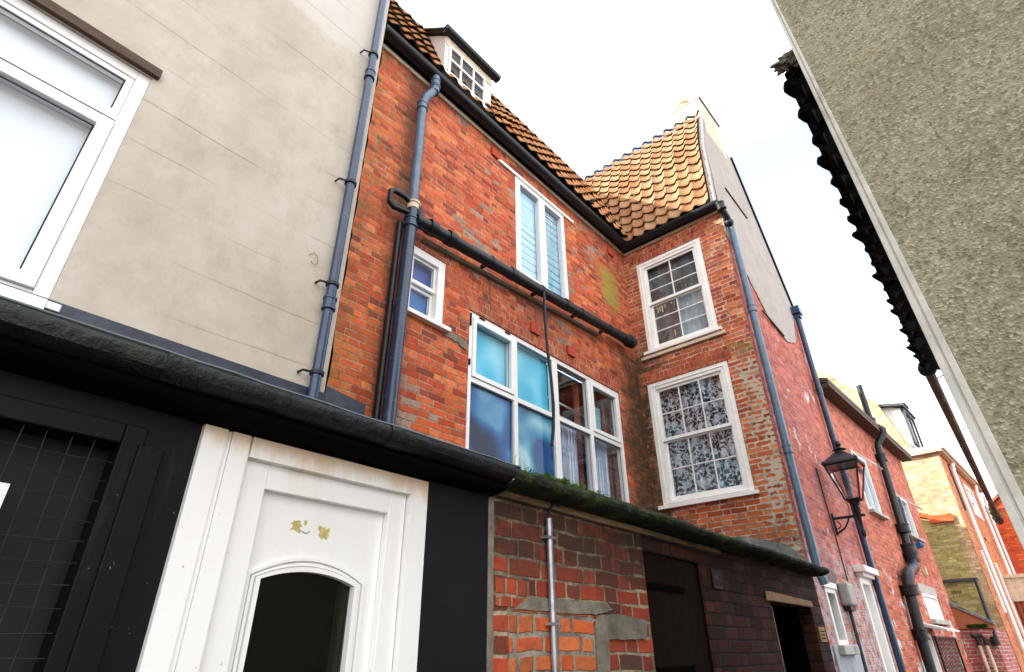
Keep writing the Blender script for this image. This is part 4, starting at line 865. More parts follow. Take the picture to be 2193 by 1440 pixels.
def mould(off0, off1, d1, d0=-.034):
    q = MB(); A = arch(gl0-off0, gl1+off0, gzs+off0*.25, gza+off0); B = arch(gl0-off1, gl1+off1, gzs+off1*.25, gza+off1)
    A = [(gl0-off0,-.75)] + A + [(gl1+off0,-.75)]; B = [(gl0-off1,-.75)] + B + [(gl1+off1,-.75)]
    for i in range(len(A)-1):
        q.face([FO.p(A[i][0],d1,A[i][1]), FO.p(A[i+1][0],d1,A[i+1][1]), FO.p(B[i+1][0],d1,B[i+1][1]), FO.p(B[i][0],d1,B[i][1])])
        q.face([FO.p(B[i][0],d1,B[i][1]), FO.p(B[i+1][0],d1,B[i+1][1]), FO.p(B[i+1][0],d0,B[i+1][1]), FO.p(B[i][0],d0,B[i][1])])
        q.face([FO.p(A[i][0],d1,A[i][1]), FO.p(A[i+1][0],d1,A[i+1][1]), FO.p(A[i+1][0],d0-.02,A[i+1][1]), FO.p(A[i][0],d0-.02,A[i][1])])
    return q
mould(0, .014, -.020).build('moulding', 'doorwhite', DR, solid=False); mould(.018, .027, -.026).build('moulding', 'doorwhite', DR, solid=False); mould(.033, .044, -.024).build('moulding', 'doorwhite', DR, solid=False)
w = MB(); A = arch(gl0, gl1, gzs, gza)
w.face([FO.p(gl0,-.046,-.75)] + [FO.p(x_,-.046,z_) for x_, z_ in A] + [FO.p(gl1,-.046,-.75)]); w.build('door_glass', 'glassdark', DR, solid=False)
w = MB(); w.fb(FO, gl1-.022, gl1-.004, -.09, -.06, -.75, gzs+.01); w.build('glass_spacer', 'greenstrip', DR)
w = MB(); w.face([FO.p(gl0-.05,-.16,-.8), FO.p(gl1+.05,-.16,-.8), FO.p(gl1+.05,-.16,.3), FO.p(gl0-.05,-.16,.3)]); w.build('dark_hall', 'interior', DR, solid=False)
for x0_, x1_, zc in ((.962,.998,.372), (1.006,1.016,.385), (1.062,1.104,.362)):
    w = MB(); n_ = 22; pts_ = []
    for k in range(n_):
        an = 2*math.pi*k/n_; rr = random.uniform(.55,1.15); cs, sn = math.cos(an), math.sin(an); mx = max(abs(cs), abs(sn))
        pts_.append(FO.p((x0_+x1_)/2+cs/mx*(x1_-x0_)/2*rr, -.0325, zc+sn/mx*(.020 if x1_-x0_ > .02 else .008)*rr))
    w.prism(pts_, (0,.0012,0)); w.build('sticker_scrap', 'brass', DR, label='torn yellowish scrap of a sticker above the glass')
w = MB(); w.tube([FO.p(1.015+.016*math.cos(t_), -.033, .366+.012*math.sin(t_)) for t_ in [-2.6+.25*k for k in range(10)]], .0018, 5); w.build('sticker_trace', 'boxgrey', DR)
w = MB(); w.ball(FO.p(.826,-.034,.250), .005, 8); w.tube([FO.p(.826,-.032,.249), FO.p(.824,-.033,.235)], .0018, 5); w.build('screw', 'slate', DR)
# brick patches
b = MB(); b.fb(FO, 1.975, 2.60, .001, .010, -1.5, .165); b.build('brick_infill', 'brick_infill', OH, label='panel of newer bright orange brick')
b = MB(); b.fb(FO, 1.90, 2.115, .001, .007, .178, .285); b.build('upright_bricks', 'brick_soldier', OH)
b = MB(); b.prism([FO.p(u,.016,z) for u, z in jag(((2.66,.165), (2.80,.180), (3.12,.165), (3.10,.075), (2.95,.068), (2.72,.06), (2.68,-.4), (2.605,-.4), (2.605,.1)), 0.006)], (0,.0155,0)); b.build('cement_patch', 'cement', OH)
b = MB(); b.prism([FO.p(u,.012,z) for u, z in jag(((1.99,.168), (2.5,.172), (2.62,.168), (2.78,.195), (2.74,.225), (2.30,.225), (2.12,.222)), 0.005)], (0,.0115,0)); b.build('cement_patch', 'cement', OH)
b = MB(); b.tube([FO.p(2.258,.028,-1.5), FO.p(2.250,.028,.545), FO.p(2.248,.03,.575)], .0145, 12); b.tube([FO.p(2.250,.028,.515), FO.p(2.250,.028,.55)], .0165, 12)
cd = b.build('conduit', 'steel', OH, smooth=True, label='thin galvanised conduit on the brick wall')
b = MB(); b.tube([FO.p(2.248,.03,.575), FO.p(2.25,.035,.615), FO.p(2.27,.05,.645), FO.p(2.31,.05,.655), FO.p(2.34,.02,.64)], .006, 8); b.build('cable', 'blackpipe', cd, smooth=True)
for z_ in (.118, .485): b = MB(); b.fb(FO, 2.215, 2.275, .001, .046, z_-.006, z_+.006); b.build('clip', 'steel', cd)
# plank door, passage
w = MB(); w.fb(FO, PD[0], PD[1], -.08, -.02, PD[2], PD[3]); dk = w.build('plank_door', 'darkplank', OH, label='dark brown plank door')
for z_ in (-.1, .33): w = MB(); w.fb(FO, PD[0]+.02, PD[0]+.5, -.0195, -.010, z_, z_+.035); w.build('strap_hinge', 'soot', dk)
w = MB(); w.fb(FO, PA[0]-.08, PA[1]-.02, .001, .03, PA[3]+.002, PA[3]+.072, PA[3]+.002, PA[3]+.05); w.build('lintel', 'lintel', OH, bevel=.004, label='tan lintel over the black passage')
w = MB(); w.face([(PA[0],2.6,-1.5), (PA[1],2.6,-1.5), (PA[1],2.6,.36), (PA[0],2.6,.36)])
for x_ in (PA[0], PA[1]): w.face([(x_,1.87,-1.5), (x_,2.6,-1.5), (x_,2.6,.36), (x_,1.87,.36)])
w.face([(PA[0],1.87,.36), (PA[1],1.87,.36), (PA[1],2.6,.36), (PA[0],2.6,.36)]); w.build('passage', 'soot', OH, solid=False)
w = MB(); w.fb(FO, PA[0]+.02, PA[0]+.045, -.05, -.01, -1.5, .33); w.build('door_edge', 'lintel', OH)
# signs
b = MB(); b.fb(FO, .06, .229, -.006, -.004, .18, .358); nt = b.build('notice', 'paper'); tag(nt, 'white paper notice stuck on the black meshed window', 'sign')
b = MB()
for k in range(5): b.fb(FO, .165+k*.010, .172+k*.010, -.0039, -.0030, .337, .346)
for k in range(3): b.fb(FO, .15+k*.02, .164+k*.02, -.0039, -.0030, .312, .318)
b.fb(FO, .06, .215, -.0039, -.0030, .262, .2655); b.build('print', 'ink', nt)
b = MB(); b.fb(FO, 4.10, 4.26, .001, .012, .385, .515); q_ = b.build('plaque', 'blackpaint', bevel=.003); tag(q_, 'small dark plaque on the near-black brick beside the plank door', 'sign')
b = MB(); b.fb(FO, 4.12, 4.24, .0125, .0135, .39, .405); b.fb(FO, 4.13, 4.20, .0125, .0135, .45, .47); b.build('faint_print', 'slate', q_)
b = MB(); b.fb(FO, 6.30, 6.48, .001, .012, .08, .205); q_ = b.build('warning_sign', 'yellow', bevel=.003); tag(q_, 'small yellow sign at the dark end of the lean-to, by the passage', 'sign')
b = MB()
for k in range(3): b.fb(FO, 6.32, 6.46, .0125, .0135, .105+k*.03, .114+k*.03)
b.build('print', 'soot', q_)
# moss and grass along the roof edge
b = MB()
def tuft(mb, p, r):
    for _ in range(5):
        d_ = Vector((random.uniform(-1,1), random.uniform(-1,.4), random.uniform(.1,1))).normalized(); t_ = Vector((random.uniform(-1,1), random.uniform(-1,1), random.uniform(-.3,.3))).normalized()
        c_ = Vector(p)+d_*r*random.uniform(0,1); a_ = t_*r*.45; n_ = d_*r*.9
        mb.face([c_-a_, c_+a_, c_+n_])
for _ in range(1500):
    x_ = random.choice((random.gauss(2.18,.12), random.gauss(2.3,.2), random.uniform(2.0,3.6)))
    k = max(.3, 1-abs(x_-2.2)*.7)*(.6+.4*math.sin(x_*23)**2); tuft(b, (x_, 1.61+random.uniform(-.01,.06), .722+random.uniform(-.02,.018)*k), random.uniform(.006,.014)*k)
tag(b.build('moss', 'moss', solid=False), 'bright green moss on the roof edge', 'moss', kind='stuff')
b = MB()
for x_, n_ in ((1.93,5), (2.28,7), (2.36,6), (1.90,4), (2.02,3)):
    for _ in range(n_):
        p = Vector((x_+random.uniform(-.03,.03), 1.62, .725)); d_ = Vector((random.uniform(-.5,.3), random.uniform(-.3,.3), 1)).normalized(); h_ = random.uniform(.04,.09); bend = Vector((random.uniform(-.04,.02), random.uniform(-.02,.02), 0))
        w_ = Vector((.0014,0,0)); m_ = p+d_*h_*.6; t_ = p+d_*h_+bend
        b.face([p-w_, p+w_, m_+w_*.7, m_-w_*.7]); b.face([m_-w_*.7, m_+w_*.7, t_])
tag(b.build('grass', 'grass', solid=False), 'thin pale grass blades sprouting from the roof edge', 'grass', kind='stuff')

# ------------------------------------------------------------------ lantern and meter box on the gable
LP = thing('wall_lantern', 'black Victorian style wall lantern on a bracket fixed to the red gable wall', 'lamp', (9.715,2.12,1.73))
X_ = 9.715; cy = 1.765
b = MB(); b.tube([(X_,2.118,1.73), (X_,1.68,1.73)], .020, 10); b.fb(FG, X_-.035, X_+.035, .001, .03, 1.50, 1.80); b.tube([(X_,2.10,1.52), (X_,1.99,1.58), (X_,1.93,1.66), (X_,1.90,1.725)], .013, 8)
b.tube([(X_,2.06,1.70), (X_,2.03,1.62), (X_,2.08,1.58)], .010, 8); b.build('bracket', 'blackpipe', LP, smooth=True)
b = MB(); b.tube([(X_,cy,1.42), (X_,cy,1.45), (X_,cy,1.50), (X_,cy,1.55), (X_,cy,1.58), (X_,cy,1.73), (X_,cy,1.78), (X_,cy,1.86), (X_,cy,1.94)], [.004,.022,.034,.018,.022,.03,.05,.045,.085], 14); b.build('stem', 'blackpipe', LP, smooth=True)
def sq(z, h): return [Vector((X_-h,cy-h,z)), Vector((X_+h,cy-h,z)), Vector((X_+h,cy+h,z)), Vector((X_-h,cy+h,z))]
b = MB(); lo, hi = sq(1.955,.095), sq(2.47,.225)
for i in range(4):
    b.tube([lo[i], hi[i]], .014, 6); b.tube([lo[i], lo[(i+1)%4]], .014, 6); b.tube([hi[i], hi[(i+1)%4]], .020, 6); b.ball(hi[i]+Vector((0,0,.035)), .026, 6)
b.face(lo); b.build('cage', 'blackpipe', LP)
b = MB(); 
for i in range(4): b.face([lo[i], lo[(i+1)%4], hi[(i+1)%4], hi[i]])
b.build('glass', 'glasslamp', LP, solid=False)
b = MB(); r0, r1, r2 = sq(2.475,.25), sq(2.50,.245), sq(2.66,.075)
b.face(r0)
for A, B in ((r0, r1), (r1, r2)):
    for i in range(4): b.face([A[i], A[(i+1)%4], B[(i+1)%4], B[i]])
b.face(r2); b.tube([(X_,cy,2.66), (X_,cy,2.70), (X_,cy,2.715), (X_,cy,2.735), (X_,cy,2.76), (X_,cy,2.80), (X_,cy,2.84), (X_,cy,2.87)], [.06,.055,.10,.05,.03,.05,.04,.006], 14); b.build('cowl', 'blackpipe', LP)
b = MB(); b.tube([FG.p(9.46,.02,2.45), FG.p(9.5,.02,1.8), FG.p(9.52,.02,1.2), FG.p(9.5,.02,.86)], .010, 6); b.build('lamp_cable', 'blackpipe', LP)
MBX = thing('meter_box', 'grey plastic meter box with a cable below, beside the small white window', 'box', (9.09,2.12,.5))
b = MB(); b.fb(FG, 8.93, 9.26, .001, .13, .52, .80); b.build('case', 'boxgrey', MBX, bevel=.03)
b = MB(); b.fb(FG, 8.98, 9.24, .002, .09, .47, .518); b.fb(FG, 9.24, 9.40, .001, .02, .47, .50); b.build('terminal', 'blackpipe', MBX)
b = MB(); b.tube([FG.p(9.13,.035,.47), FG.p(9.13,.035,-1.4)], .022, 8); b.build('cable', 'slate', MBX, smooth=True)

# ------------------------------------------------------------------ brick cottage beyond the wing
CA = R(-2.17); FC = FR((11.26,2.122), CA); cu = lambda x: (x-11.26)/math.cos(CA)
CT = thing('brick_cottage', 'low pinkish-red brick cottage with a black roof edge and soil stack, beyond the lantern', 'house', (14,2.0,-1.5))
cw1 = (cu(12.45), cu(13.42), 2.30, 3.45); cw2 = (cu(15.2), cu(16.45), 2.22, 3.12); cw3 = (cu(14.75), cu(16.15), .55, 1.03); cd_ = (cu(13.55), cu(14.2), -1.5, .28)
b = MB(); b.wall(FC, 0, 6.35, -1.5, 4.46, [cw1, cw2, cw3, cd_], .15); p_ = FC.p(6.35,0,0); b.face([p_+Vector((0,0,-1.5)), p_+Vector((.3,6,-1.5)), p_+Vector((.3,6,4.46)), p_+Vector((0,0,4.46))]); b.build('wall', 'brick_cottage', CT, solid=False)
b = MB(); b.hexa([FC.p(-.03,.24,4.42), FC.p(6.6,.24,4.42), FC.p(6.6,-.4,4.6), FC.p(-.03,-.4,4.6), FC.p(-.03,.24,4.50), FC.p(6.6,.24,4.50), FC.p(6.6,-5,6.2), FC.p(-.03,-5,6.2)]); b.fb(FC, -.03, 6.55, .001, .235, 4.34, 4.415); b.build('roof', 'brownwood', CT, label='dark overhanging roof edge')
for h, lab in ((cw1, 'open white window nearest the lantern'), (cw2, 'open white window farther along the cottage')):
    u0, u1, z0, z1 = h; w = MB(); w.frame(FC, u0, u1, z0, z1, .07, -.10, .015); w.fb(FC, (u0+u1)/2-.03, (u0+u1)/2+.03, -.1, .013, z0+.07, z1-.07); W = w.build('window', 'white', CT, label=lab)
    glaze(W, FC, u0+.07, u1-.07, z0+.07, z1-.07, -.04); panel(W, FC, u0+.05, u1-.05, z0+.05, z1-.05, -.12, 'slat', 'curtain')
    w = MB(); w.fb(FC, u0-.06, u1+.06, .001, .10, z0-.06, z0-.003); w.build('sill', 'bead', W)
    w = MB(); zt_ = z1-.04; um = (u0+u1)/2; o1 = .34
    for a, c in ((u0+.04, um-.02), (um+.02, u1-.04)):
        w.hexa([FC.p(a,.02,zt_), FC.p(c,.02,zt_), FC.p(c,.05,zt_), FC.p(a,.05,zt_), FC.p(a,o1,zt_-.34), FC.p(c,o1,zt_-.34), FC.p(c,o1+.03,zt_-.33), FC.p(a,o1+.03,zt_-.33)])
        if a > um: break
        break
    w.build('open_vent', 'white', W)
u0, u1, z0, z1 = cw3; w = MB(); w.frame(FC, u0, u1, z0, z1, .06, -.06, .01); W = w.build('window', 'white', CT, label='low white window under a grey lintel'); panel(W, FC, u0+.06, u1-.06, z0+.06, z1-.06, -.03, 'whitebacking')
w = MB(); w.fb(FC, u0-.15, u1+.1, .001, .012, z1+.004, z1+.17); w.build('lintel', 'bead', W); w = MB(); w.fb(FC, u0-.08, u1+.1, .001, .10, z0-.08, z0-.003); w.build('sill', 'bead', W)
u0, u1, z0, z1 = cd_; w = MB(); w.fb(FC, u0, u1, -.12, -.06, z0, z1); w.frame(FC, u0, u1, z0, z1, .06, -.059, .02); dr = w.build('door', 'white', CT); w = MB(); w.hexa([FC.p(u0-.1,.0,.40), FC.p(u1+.5,.0,.40), FC.p(u1+.5,.42,.31), FC.p(u0-.1,.42,.31), FC.p(u0-.1,.0,.46), FC.p(u1+.5,.0,.46), FC.p(u1+.5,.42,.34), FC.p(u0-.1,.42,.34)]); w.build('canopy', 'palewall', dr)
u0, u1, z0, z1 = cu(14.35), cu(16.4), -1.4, .25; w = MB(); w.frame(FC, u0, u1, z0, z1, .03, .03, .06)
for i in range(1, 15): x_ = u0+(u1-u0)*i/15; w.tube([FC.p(x_,.045,z0+.03), FC.p(x_,.045,z1-.03)], .007, 6)
w.build('window_grille', 'blackpipe', CT); panel(CT, FC, u0+.05, u1-.05, z0, z1-.04, .012, 'brick_pink', 'blocked_opening')
b = MB(); sx = cu(14.85)
b.tube([FC.p(sx,.10,5.55), FC.p(sx,.10,4.75)], .065, 12); st = b.build('soil_stack', 'blackpipe', CT, smooth=True, label='black iron soil stack rising above the cottage eave')
b = MB(); b.tube([FC.p(sx,.10,4.75), FC.p(sx,.11,4.55), FC.p(sx-.02,.28,4.40), FC.p(sx-.05,.28,4.30), FC.p(sx-.12,.12,4.1), FC.p(sx-.15,.10,4.0), FC.p(sx-.55,.10,1.72), FC.p(sx-.65,.12,1.58), FC.p(sx-.85,.14,1.42), FC.p(sx-1.55,.15,1.26), FC.p(sx-1.75,.15,1.16), FC.p(sx-1.82,.13,1.0), FC.p(sx-1.98,.11,.2), FC.p(sx-2.1,.11,-1.4)],
       [.07,.095,.075,.07,.07,.07,.075,.08,.10,.105,.105,.09,.085,.06], 14)
for q_, r_ in (((sx,.10,4.62),.10), ((sx-.17,.10,3.75),.10), ((sx-.46,.10,2.2),.125), ((sx-.53,.10,1.8),.135), ((sx-.63,.12,1.62),.125), ((sx-1.83,.13,.95),.135), ((sx-1.97,.11,.25),.11)): collar(b, FC.p(*q_), (0,0,1), r_, .16)
b.build('stack_lower', 'blackpipe', st, smooth=True)
b = MB(); b.tube([FC.p(sx+.35,.06,2.9), FC.p(sx+.30,.06,1.75)], .03, 8); b.tube([FC.p(sx+.30,.06,1.75), FC.p(sx+.1,.09,1.72)], .03, 8); b.build('overflow_pipe', 'slate', CT, smooth=True)
b = MB(); b.ball(FC.p(cu(15.9),.08,2.05), .065, 10); b.fb(FC, cu(15.9)-.05, cu(15.9)+.05, .001, .06, 1.98, 2.1); tag(b.build('alarm_globe', 'skyblue', CT), 'round blue fitting under the farther window', None)
b = MB(); b.fb(FC, cu(15.7)-.06, cu(15.7)+.06, .001, .06, 1.42, 1.58); b.build('vent', 'cream', CT)

# ------------------------------------------------------------------ outbuilding in the yard beyond the cottage
YB = thing('yard_building', 'small brick outbuilding with red sloping tiled top and twin vent pipes, past the cottage', 'outbuilding', (17.5,1.5,-1.5))
FY = FR((17.55,0), 0, 'side')
b = MB(); b.wall(FY, 1.28, 2.05, -1.5, .42, [], .1); b.face([(17.55,1.28,-1.5), (19.9,1.20,-1.5), (19.9,1.20,.42), (17.55,1.28,.42)]); b.build('wall', 'brick_pink', YB, solid=False)
b = MB(); b.prism([(17.50,1.24,.43), (17.50,2.1,.43), (17.50,2.1,1.05), (17.50,1.9,.95), (17.50,1.24,.52)], (.6,0,0)); tr_ = b.build('tiled_top', 'pantile_red', YB)
b = MB(); b.hexa([(17.47,1.22,.50), (17.47,1.92,.94), (18.2,1.92,.94), (18.2,1.22,.50), (17.47,1.22,.57), (17.47,1.92,1.03), (18.2,1.92,1.03), (18.2,1.22,.57)]); b.build('ridge_mortar', 'leadgrey', tr_)
b = MB()
for _ in range(500): tuft(b, (17.48, 1.35+random.uniform(0,.35), .44+random.uniform(0,.05)), .03)
tag(b.build('moss', 'moss', YB, solid=False), None, None, kind='stuff')
b = MB(); b.wall(FR((18.4,0), 0, 'side'), 1.27, 2.2, -1.5, 1.46, [], .1); b.build('back_wall', 'brick_olive', YB, solid=False, label='damp olive brick wall')
b = MB(); b.box(18.33, 18.5, 1.25, 2.2, 1.463, 1.53); b.build('coping', 'slate', YB)
b = MB(); b.tube([(17.9,1.27,1.46), (17.7,1.27,.8), (17.52,1.27,.15)], .035, 8); b.tube([(17.48,1.30,.26), (17.48,1.30,.10)], .08, 8); b.build('drainpipe', 'blackpipe', YB, smooth=True)
for y_ in (1.60, 1.47):
    b = MB(); b.tube([(17.45,y_,-1.5), (17.45,y_,.16)], .035, 10); v_ = b.build('vent_pipe', 'cream', YB, smooth=True); b = MB(); b.tube([(17.45,y_,.10), (17.45,y_,.24), (17.44,y_+.05,.30), (17.44,y_+.10,.28)], .045, 10); b.build('vent_cap', 'blackpipe', v_, smooth=True)

# ------------------------------------------------------------------ far house with a yellow gable and an orange front
FA = R(-2.886); FF = FR((20.3,1.21), FA); FE = FR((20.3,1.21), FA, 'side')
FH = thing('gabled_brick_house', 'far two-storey house with sunlit yellow brick gable and pale orange front', 'house', (24,1.0,-1.5))
b = MB(); b.prism([FE.p(u,0,z) for u, z in ((0,-1.5), (8,-1.5), (8,7.0), (4.5,9.6), (2.2,8.4), (1.08,6.95), (.60,5.30), (0,5.2))], FF.u*.3); b.build('gable_wall', 'brick_yellow', FH, label='yellow brick gable')
b = MB(); b.wall(FF, .302, 6.9, -1.5, 5.2, [(3.2,4.8,3.75,4.75), (4.2,5.6,-.2,1.3)], .14); b.face([FF.p(6.9,0,-1.5), FF.p(6.9,-8,-1.5), FF.p(6.9,-8,5.2), FF.p(6.9,0,5.2)]); b.fb(FF, -.012, .301, .0, .012, -1.5, 5.2); b.build('front_wall', 'brick_far', FH, solid=False, label='pale orange brick front')
b = MB(); b.fb(FF, -.14, 6.95, .013, .14, 5.06, 5.12); b.fb(FF, -.16, 6.95, .001, .20, 5.121, 5.26); b.fb(FE, .0, .9, .001, .14, 5.06, 5.12); b.fb(FE, .0, .9, .001, .16, 5.121, 5.24); b.build('cornice', 'cream', FH, label='cream eaves cornice')
b = MB(); b.hexa([FF.p(.31,.05,5.262), FF.p(6.9,.05,5.262), FF.p(6.9,-8,5.262), FF.p(.31,-8,5.262), FF.p(.31,.05,5.30), FF.p(6.9,.05,5.30), FF.p(6.9,-8,5.42), FF.p(.31,-8,5.42)]); b.build('roof', 'slate', FH)
b = MB(); b.fb(FE, .26, 4.0, .003, .03, -1.5, 3.28, -1.5, 3.28); b.build('lower_gable', 'brick_olive', FH, label='mossy olive lower part of the gable')
b = MB(); b.fb(FE, .2, .75, .031, .12, 3.14, 3.34); b.fb(FE, .751, 1.15, .031, .10, 3.28, 3.40, 3.44, 3.56); b.build('brick_ledge', 'brick_red', FH)
for u_, z0_, z1_, r_, mt in ((1.2,-1.4,4.7,.05,'white'), (5.2,-1.4,4.75,.05,'white'), (6.6,-1.4,4.6,.045,'white'), (.35,.85,2.35,.035,'white'), (.45,3.45,4.75,.025,'brownwood'), (2.4,-1.4,2.2,.04,'white')):
    b = MB(); b.tube([FF.p(u_,.09,z0_), FF.p(u_,.09,z1_), FF.p(u_,.13,z1_+.25 if mt == 'white' and z1_ > 4 else z1_+.02)], r_, 8); b.build('drainpipe', mt, FH, smooth=True)
b = MB(); b.frame(FF, 3.2, 4.8, 3.75, 4.75, .09, -.1, .02); b.fb(FF, 3.96, 4.04, -.1, .018, 3.84, 4.66); b.fb(FF, 3.29, 3.95, -.1, .016, 4.2, 4.26); W = b.build('window', 'white', FH); panel(W, FF, 3.25, 4.75, 3.8, 4.7, -.08, 'slat', 'curtain')
b = MB(); b.fb(FF, 4.1, 5.7, .001, .5, 1.3, 1.95); b.fb(FF, 4.05, 5.75, .001, .55, 1.951, 2.05); by = b.build('bay_window', 'cream', FH); b = MB(); b.fb(FF, 4.15, 5.65, .001, .46, -.2, 1.299); b.build('bay_light', 'redcurtain', by)
for u_, z_ in ((.9,1.35), (1.9,1.9), (1.7,.75), (3.1,3.0), (2.2,2.7), (2.9,.35)):
    b = MB(); b.fb(FF, u_-.06, u_+.06, .001, .03, z_-.04, z_+.04); b.build('airbrick', 'slate', FH)
# roof dormer with glazed front
b = MB(); b.prism([FE.p(.62,-.34,5.30), FE.p(.55,-.34,6.69), FE.p(1.05,-.34,6.87), FE.p(2.2,-.34,7.0), FE.p(2.2,-.34,5.3)], FF.u*1.5); dd_ = b.build('roof_dormer', 'dormerwhite', FH, label='white glazed dormer above the yellow gable')
b = MB(); b.hexa([FE.p(.42,-.15,6.70), FE.p(2.4,-.15,7.12), FE.p(2.4,-1.9,7.12), FE.p(.42,-1.9,6.70), FE.p(.42,-.15,6.78), FE.p(2.4,-.15,7.20), FE.p(2.4,-1.9,7.20), FE.p(.42,-1.9,6.78)]); b.build('dormer_roof', 'slate', dd_)
b = MB(); b.frame(FR(FE.p(.52,0,0)[:2], FA), .35, 1.65, 5.5, 6.68, .08, .0, .06); b.fb(FR(FE.p(.52,0,0)[:2], FA), .97, 1.03, .0, .055, 5.58, 6.6); b.build('dormer_window', 'slate', dd_)
b = MB()
for _ in range(160): tuft(b, FE.p(.45, -.5-random.uniform(0,.5), 6.78+random.uniform(0,.06)), .05)
tag(b.build('moss', 'moss', FH, solid=False), None, None, kind='stuff')

# house closing the end of the alley
EH = thing('red_brick_house', 'bright red-orange brick house wall at the far end of the alley', 'house', (28,-1,-1.5))
FZ = FR((28,0), 0, 'side'); b = MB(); b.wall(FZ, -6, 1.6, -1.5, 4.0, [(-3.2,-2.0,.3,1.9)], .15); b.face([(28,1.6,-1.5), (36,1.6,-1.5), (36,1.6,4), (28,1.6,4)]); b.face([(28,-6,4), (28,1.6,4), (28,-2.2,6.8)]); b.build('wall', 'brick_red', EH, solid=False)
b = MB(); b.hexa([(27.85,1.8,3.9), (36,1.8,3.9), (36,-2.2,6.9), (27.85,-2.2,6.9), (27.85,1.8,4.0), (36,1.8,4.0), (36,-2.2,7.0), (27.85,-2.2,7.0)]); b.hexa([(27.85,-6.2,3.9), (36,-6.2,3.9), (36,-2.2,6.9), (27.85,-2.2,6.9), (27.85,-6.2,4.0), (36,-6.2,4.0), (36,-2.2,7.0), (27.85,-2.2,7.0)]); b.build('roof', 'pantile_red', EH)
b = MB(); b.frame(FZ, -3.2, -2.0, .3, 1.9, .08, -.1, .01); W = b.build('window', 'white', EH); panel(W, FZ, -3.15, -2.05, .35, 1.85, -.08, 'interior', 'dark_pane')

# ------------------------------------------------------------------ roughcast house on the right
PH = thing('roughcast_house', 'olive-beige roughcast house end with pale corner strip, jutting in at the right', 'house', (2.5,-1.5,-1.5))
yc = lambda z: .018+.0295*z
kw = lambda z: max(.25, 1.25-.27*z)
zt_ = 4.6
b = MB(); b.face([(2.5,yc(-1.5)-.050*kw(-1.5),-1.5), (2.5,yc(zt_)-.050*kw(zt_),zt_), (2.5,-3.2,6.4), (2.5,-6.5,zt_), (2.5,-6.5,-1.5)], None)
b.build('end_wall', 'pebble', PH, solid=False)
b = MB(); b.hexa([(2.502,yc(-1.5)-.050*kw(-1.5),-1.5), (2.9,yc(-1.5)-.050*kw(-1.5),-1.5), (2.9,yc(-1.5)-.012,-1.5), (2.502,yc(-1.5)-.012,-1.5), (2.502,yc(zt_)-.050*kw(zt_),zt_), (2.9,yc(zt_)-.050*kw(zt_),zt_), (2.9,yc(zt_)-.004,zt_), (2.502,yc(zt_)-.004,zt_)])
b.face([(2.9,-.0,-1.5), (8.0,-.0,-1.5), (8.0,-.0,2.95), (2.9,-.0,2.95)]); b.face([(8.0,0,-1.5), (8.0,-6.5,-1.5), (8.0,-6.5,2.9), (8.0,0,2.95)]); b.face([(2.9,-6.5,-1.5), (8,-6.5,-1.5), (8,-6.5,2.9), (2.9,-6.5,2.9)]); b.build('alley_wall', 'bead', PH, solid=False)
def strip(y0, y1, x0, mat, name, lab=None):
    q = MB(); za = -1.5
    q.hexa([(x_,yc(z)+y*kw(z),z) for z in (-1.5, zt_) for x_, y in ((x0,y0), (x0,y1), (2.54,y1), (2.54,y0))])
    return q.build(name, mat, PH, bevel=.005, label=lab)
strip(-.020, 0, 2.490, 'bead', 'corner_strip', 'pale render strip down the corner'); strip(-.027, -.021, 2.505, 'slate', 'corner_groove'); strip(-.050, -.028, 2.494, 'bead', 'corner_bead')
b = MB(); b.ball((2.49,-.42,3.10), .013, 8, (1,1.6,1)); b.build('wall_hole', 'soot', PH)
# pantiled eave seen from beneath
ed = Vector((5.1, .11, 0)).normalized(); e0 = Vector((2.72,.222,3.02)); sdn = Vector((.0,-.72,.70)).normalized()
b = MB(); pantiles(b, e0, ed, sdn, 5.25, 3.6, tw=.262, gauge=.30, amp=.045, lift=.05, sub=8, jit=.03); b.build('tiled_roof', 'pantile_black', PH, smooth=True, solid=False, label='black pantiled eave seen from below')
b = MB(); pn = Vector((0,.70,.72))*.035
b.face([e0-pn, e0+ed*5.25-pn, e0+ed*5.25+sdn*3.6-pn, e0+sdn*3.6-pn]); b.tube([e0-ed*.03+Vector((0,-.07,-.01)), e0+ed*5.2+Vector((0,-.07,-.01))], .02, 6)
for k in range(22):
    q_ = e0+ed*(.05+k*.245)-pn; b.hexa([q_, q_+ed*.05, q_+ed*.05+Vector((0,-.2,-.09)), q_+Vector((0,-.2,-.09)), q_+Vector((0,0,.05)), q_+ed*.05+Vector((0,0,.05)), q_+ed*.05+Vector((0,-.2,.1)), q_+Vector((0,-.2,.1))])
b.build('rafters', 'pantile_black', PH, solid=False)
b = MB(); c_ = e0+Vector((-.02,-.075,.03))
b.grid(lambda a, q: c_ + Vector((math.cos(6.283*a)*math.sin(3.1416*(.002+.996*q))*.05, math.sin(6.283*a)*math.sin(3.1416*(.002+.996*q))*.085, -math.cos(3.1416*(.002+.996*q))*.045))*(1+.28*math.sin(a*25)*math.sin(q*14)+.2*math.sin(a*47+q*20)), 26, 14)
b.build('broken_mortar', 'cement', PH, label='crumbling mortar at the near end of the eave')
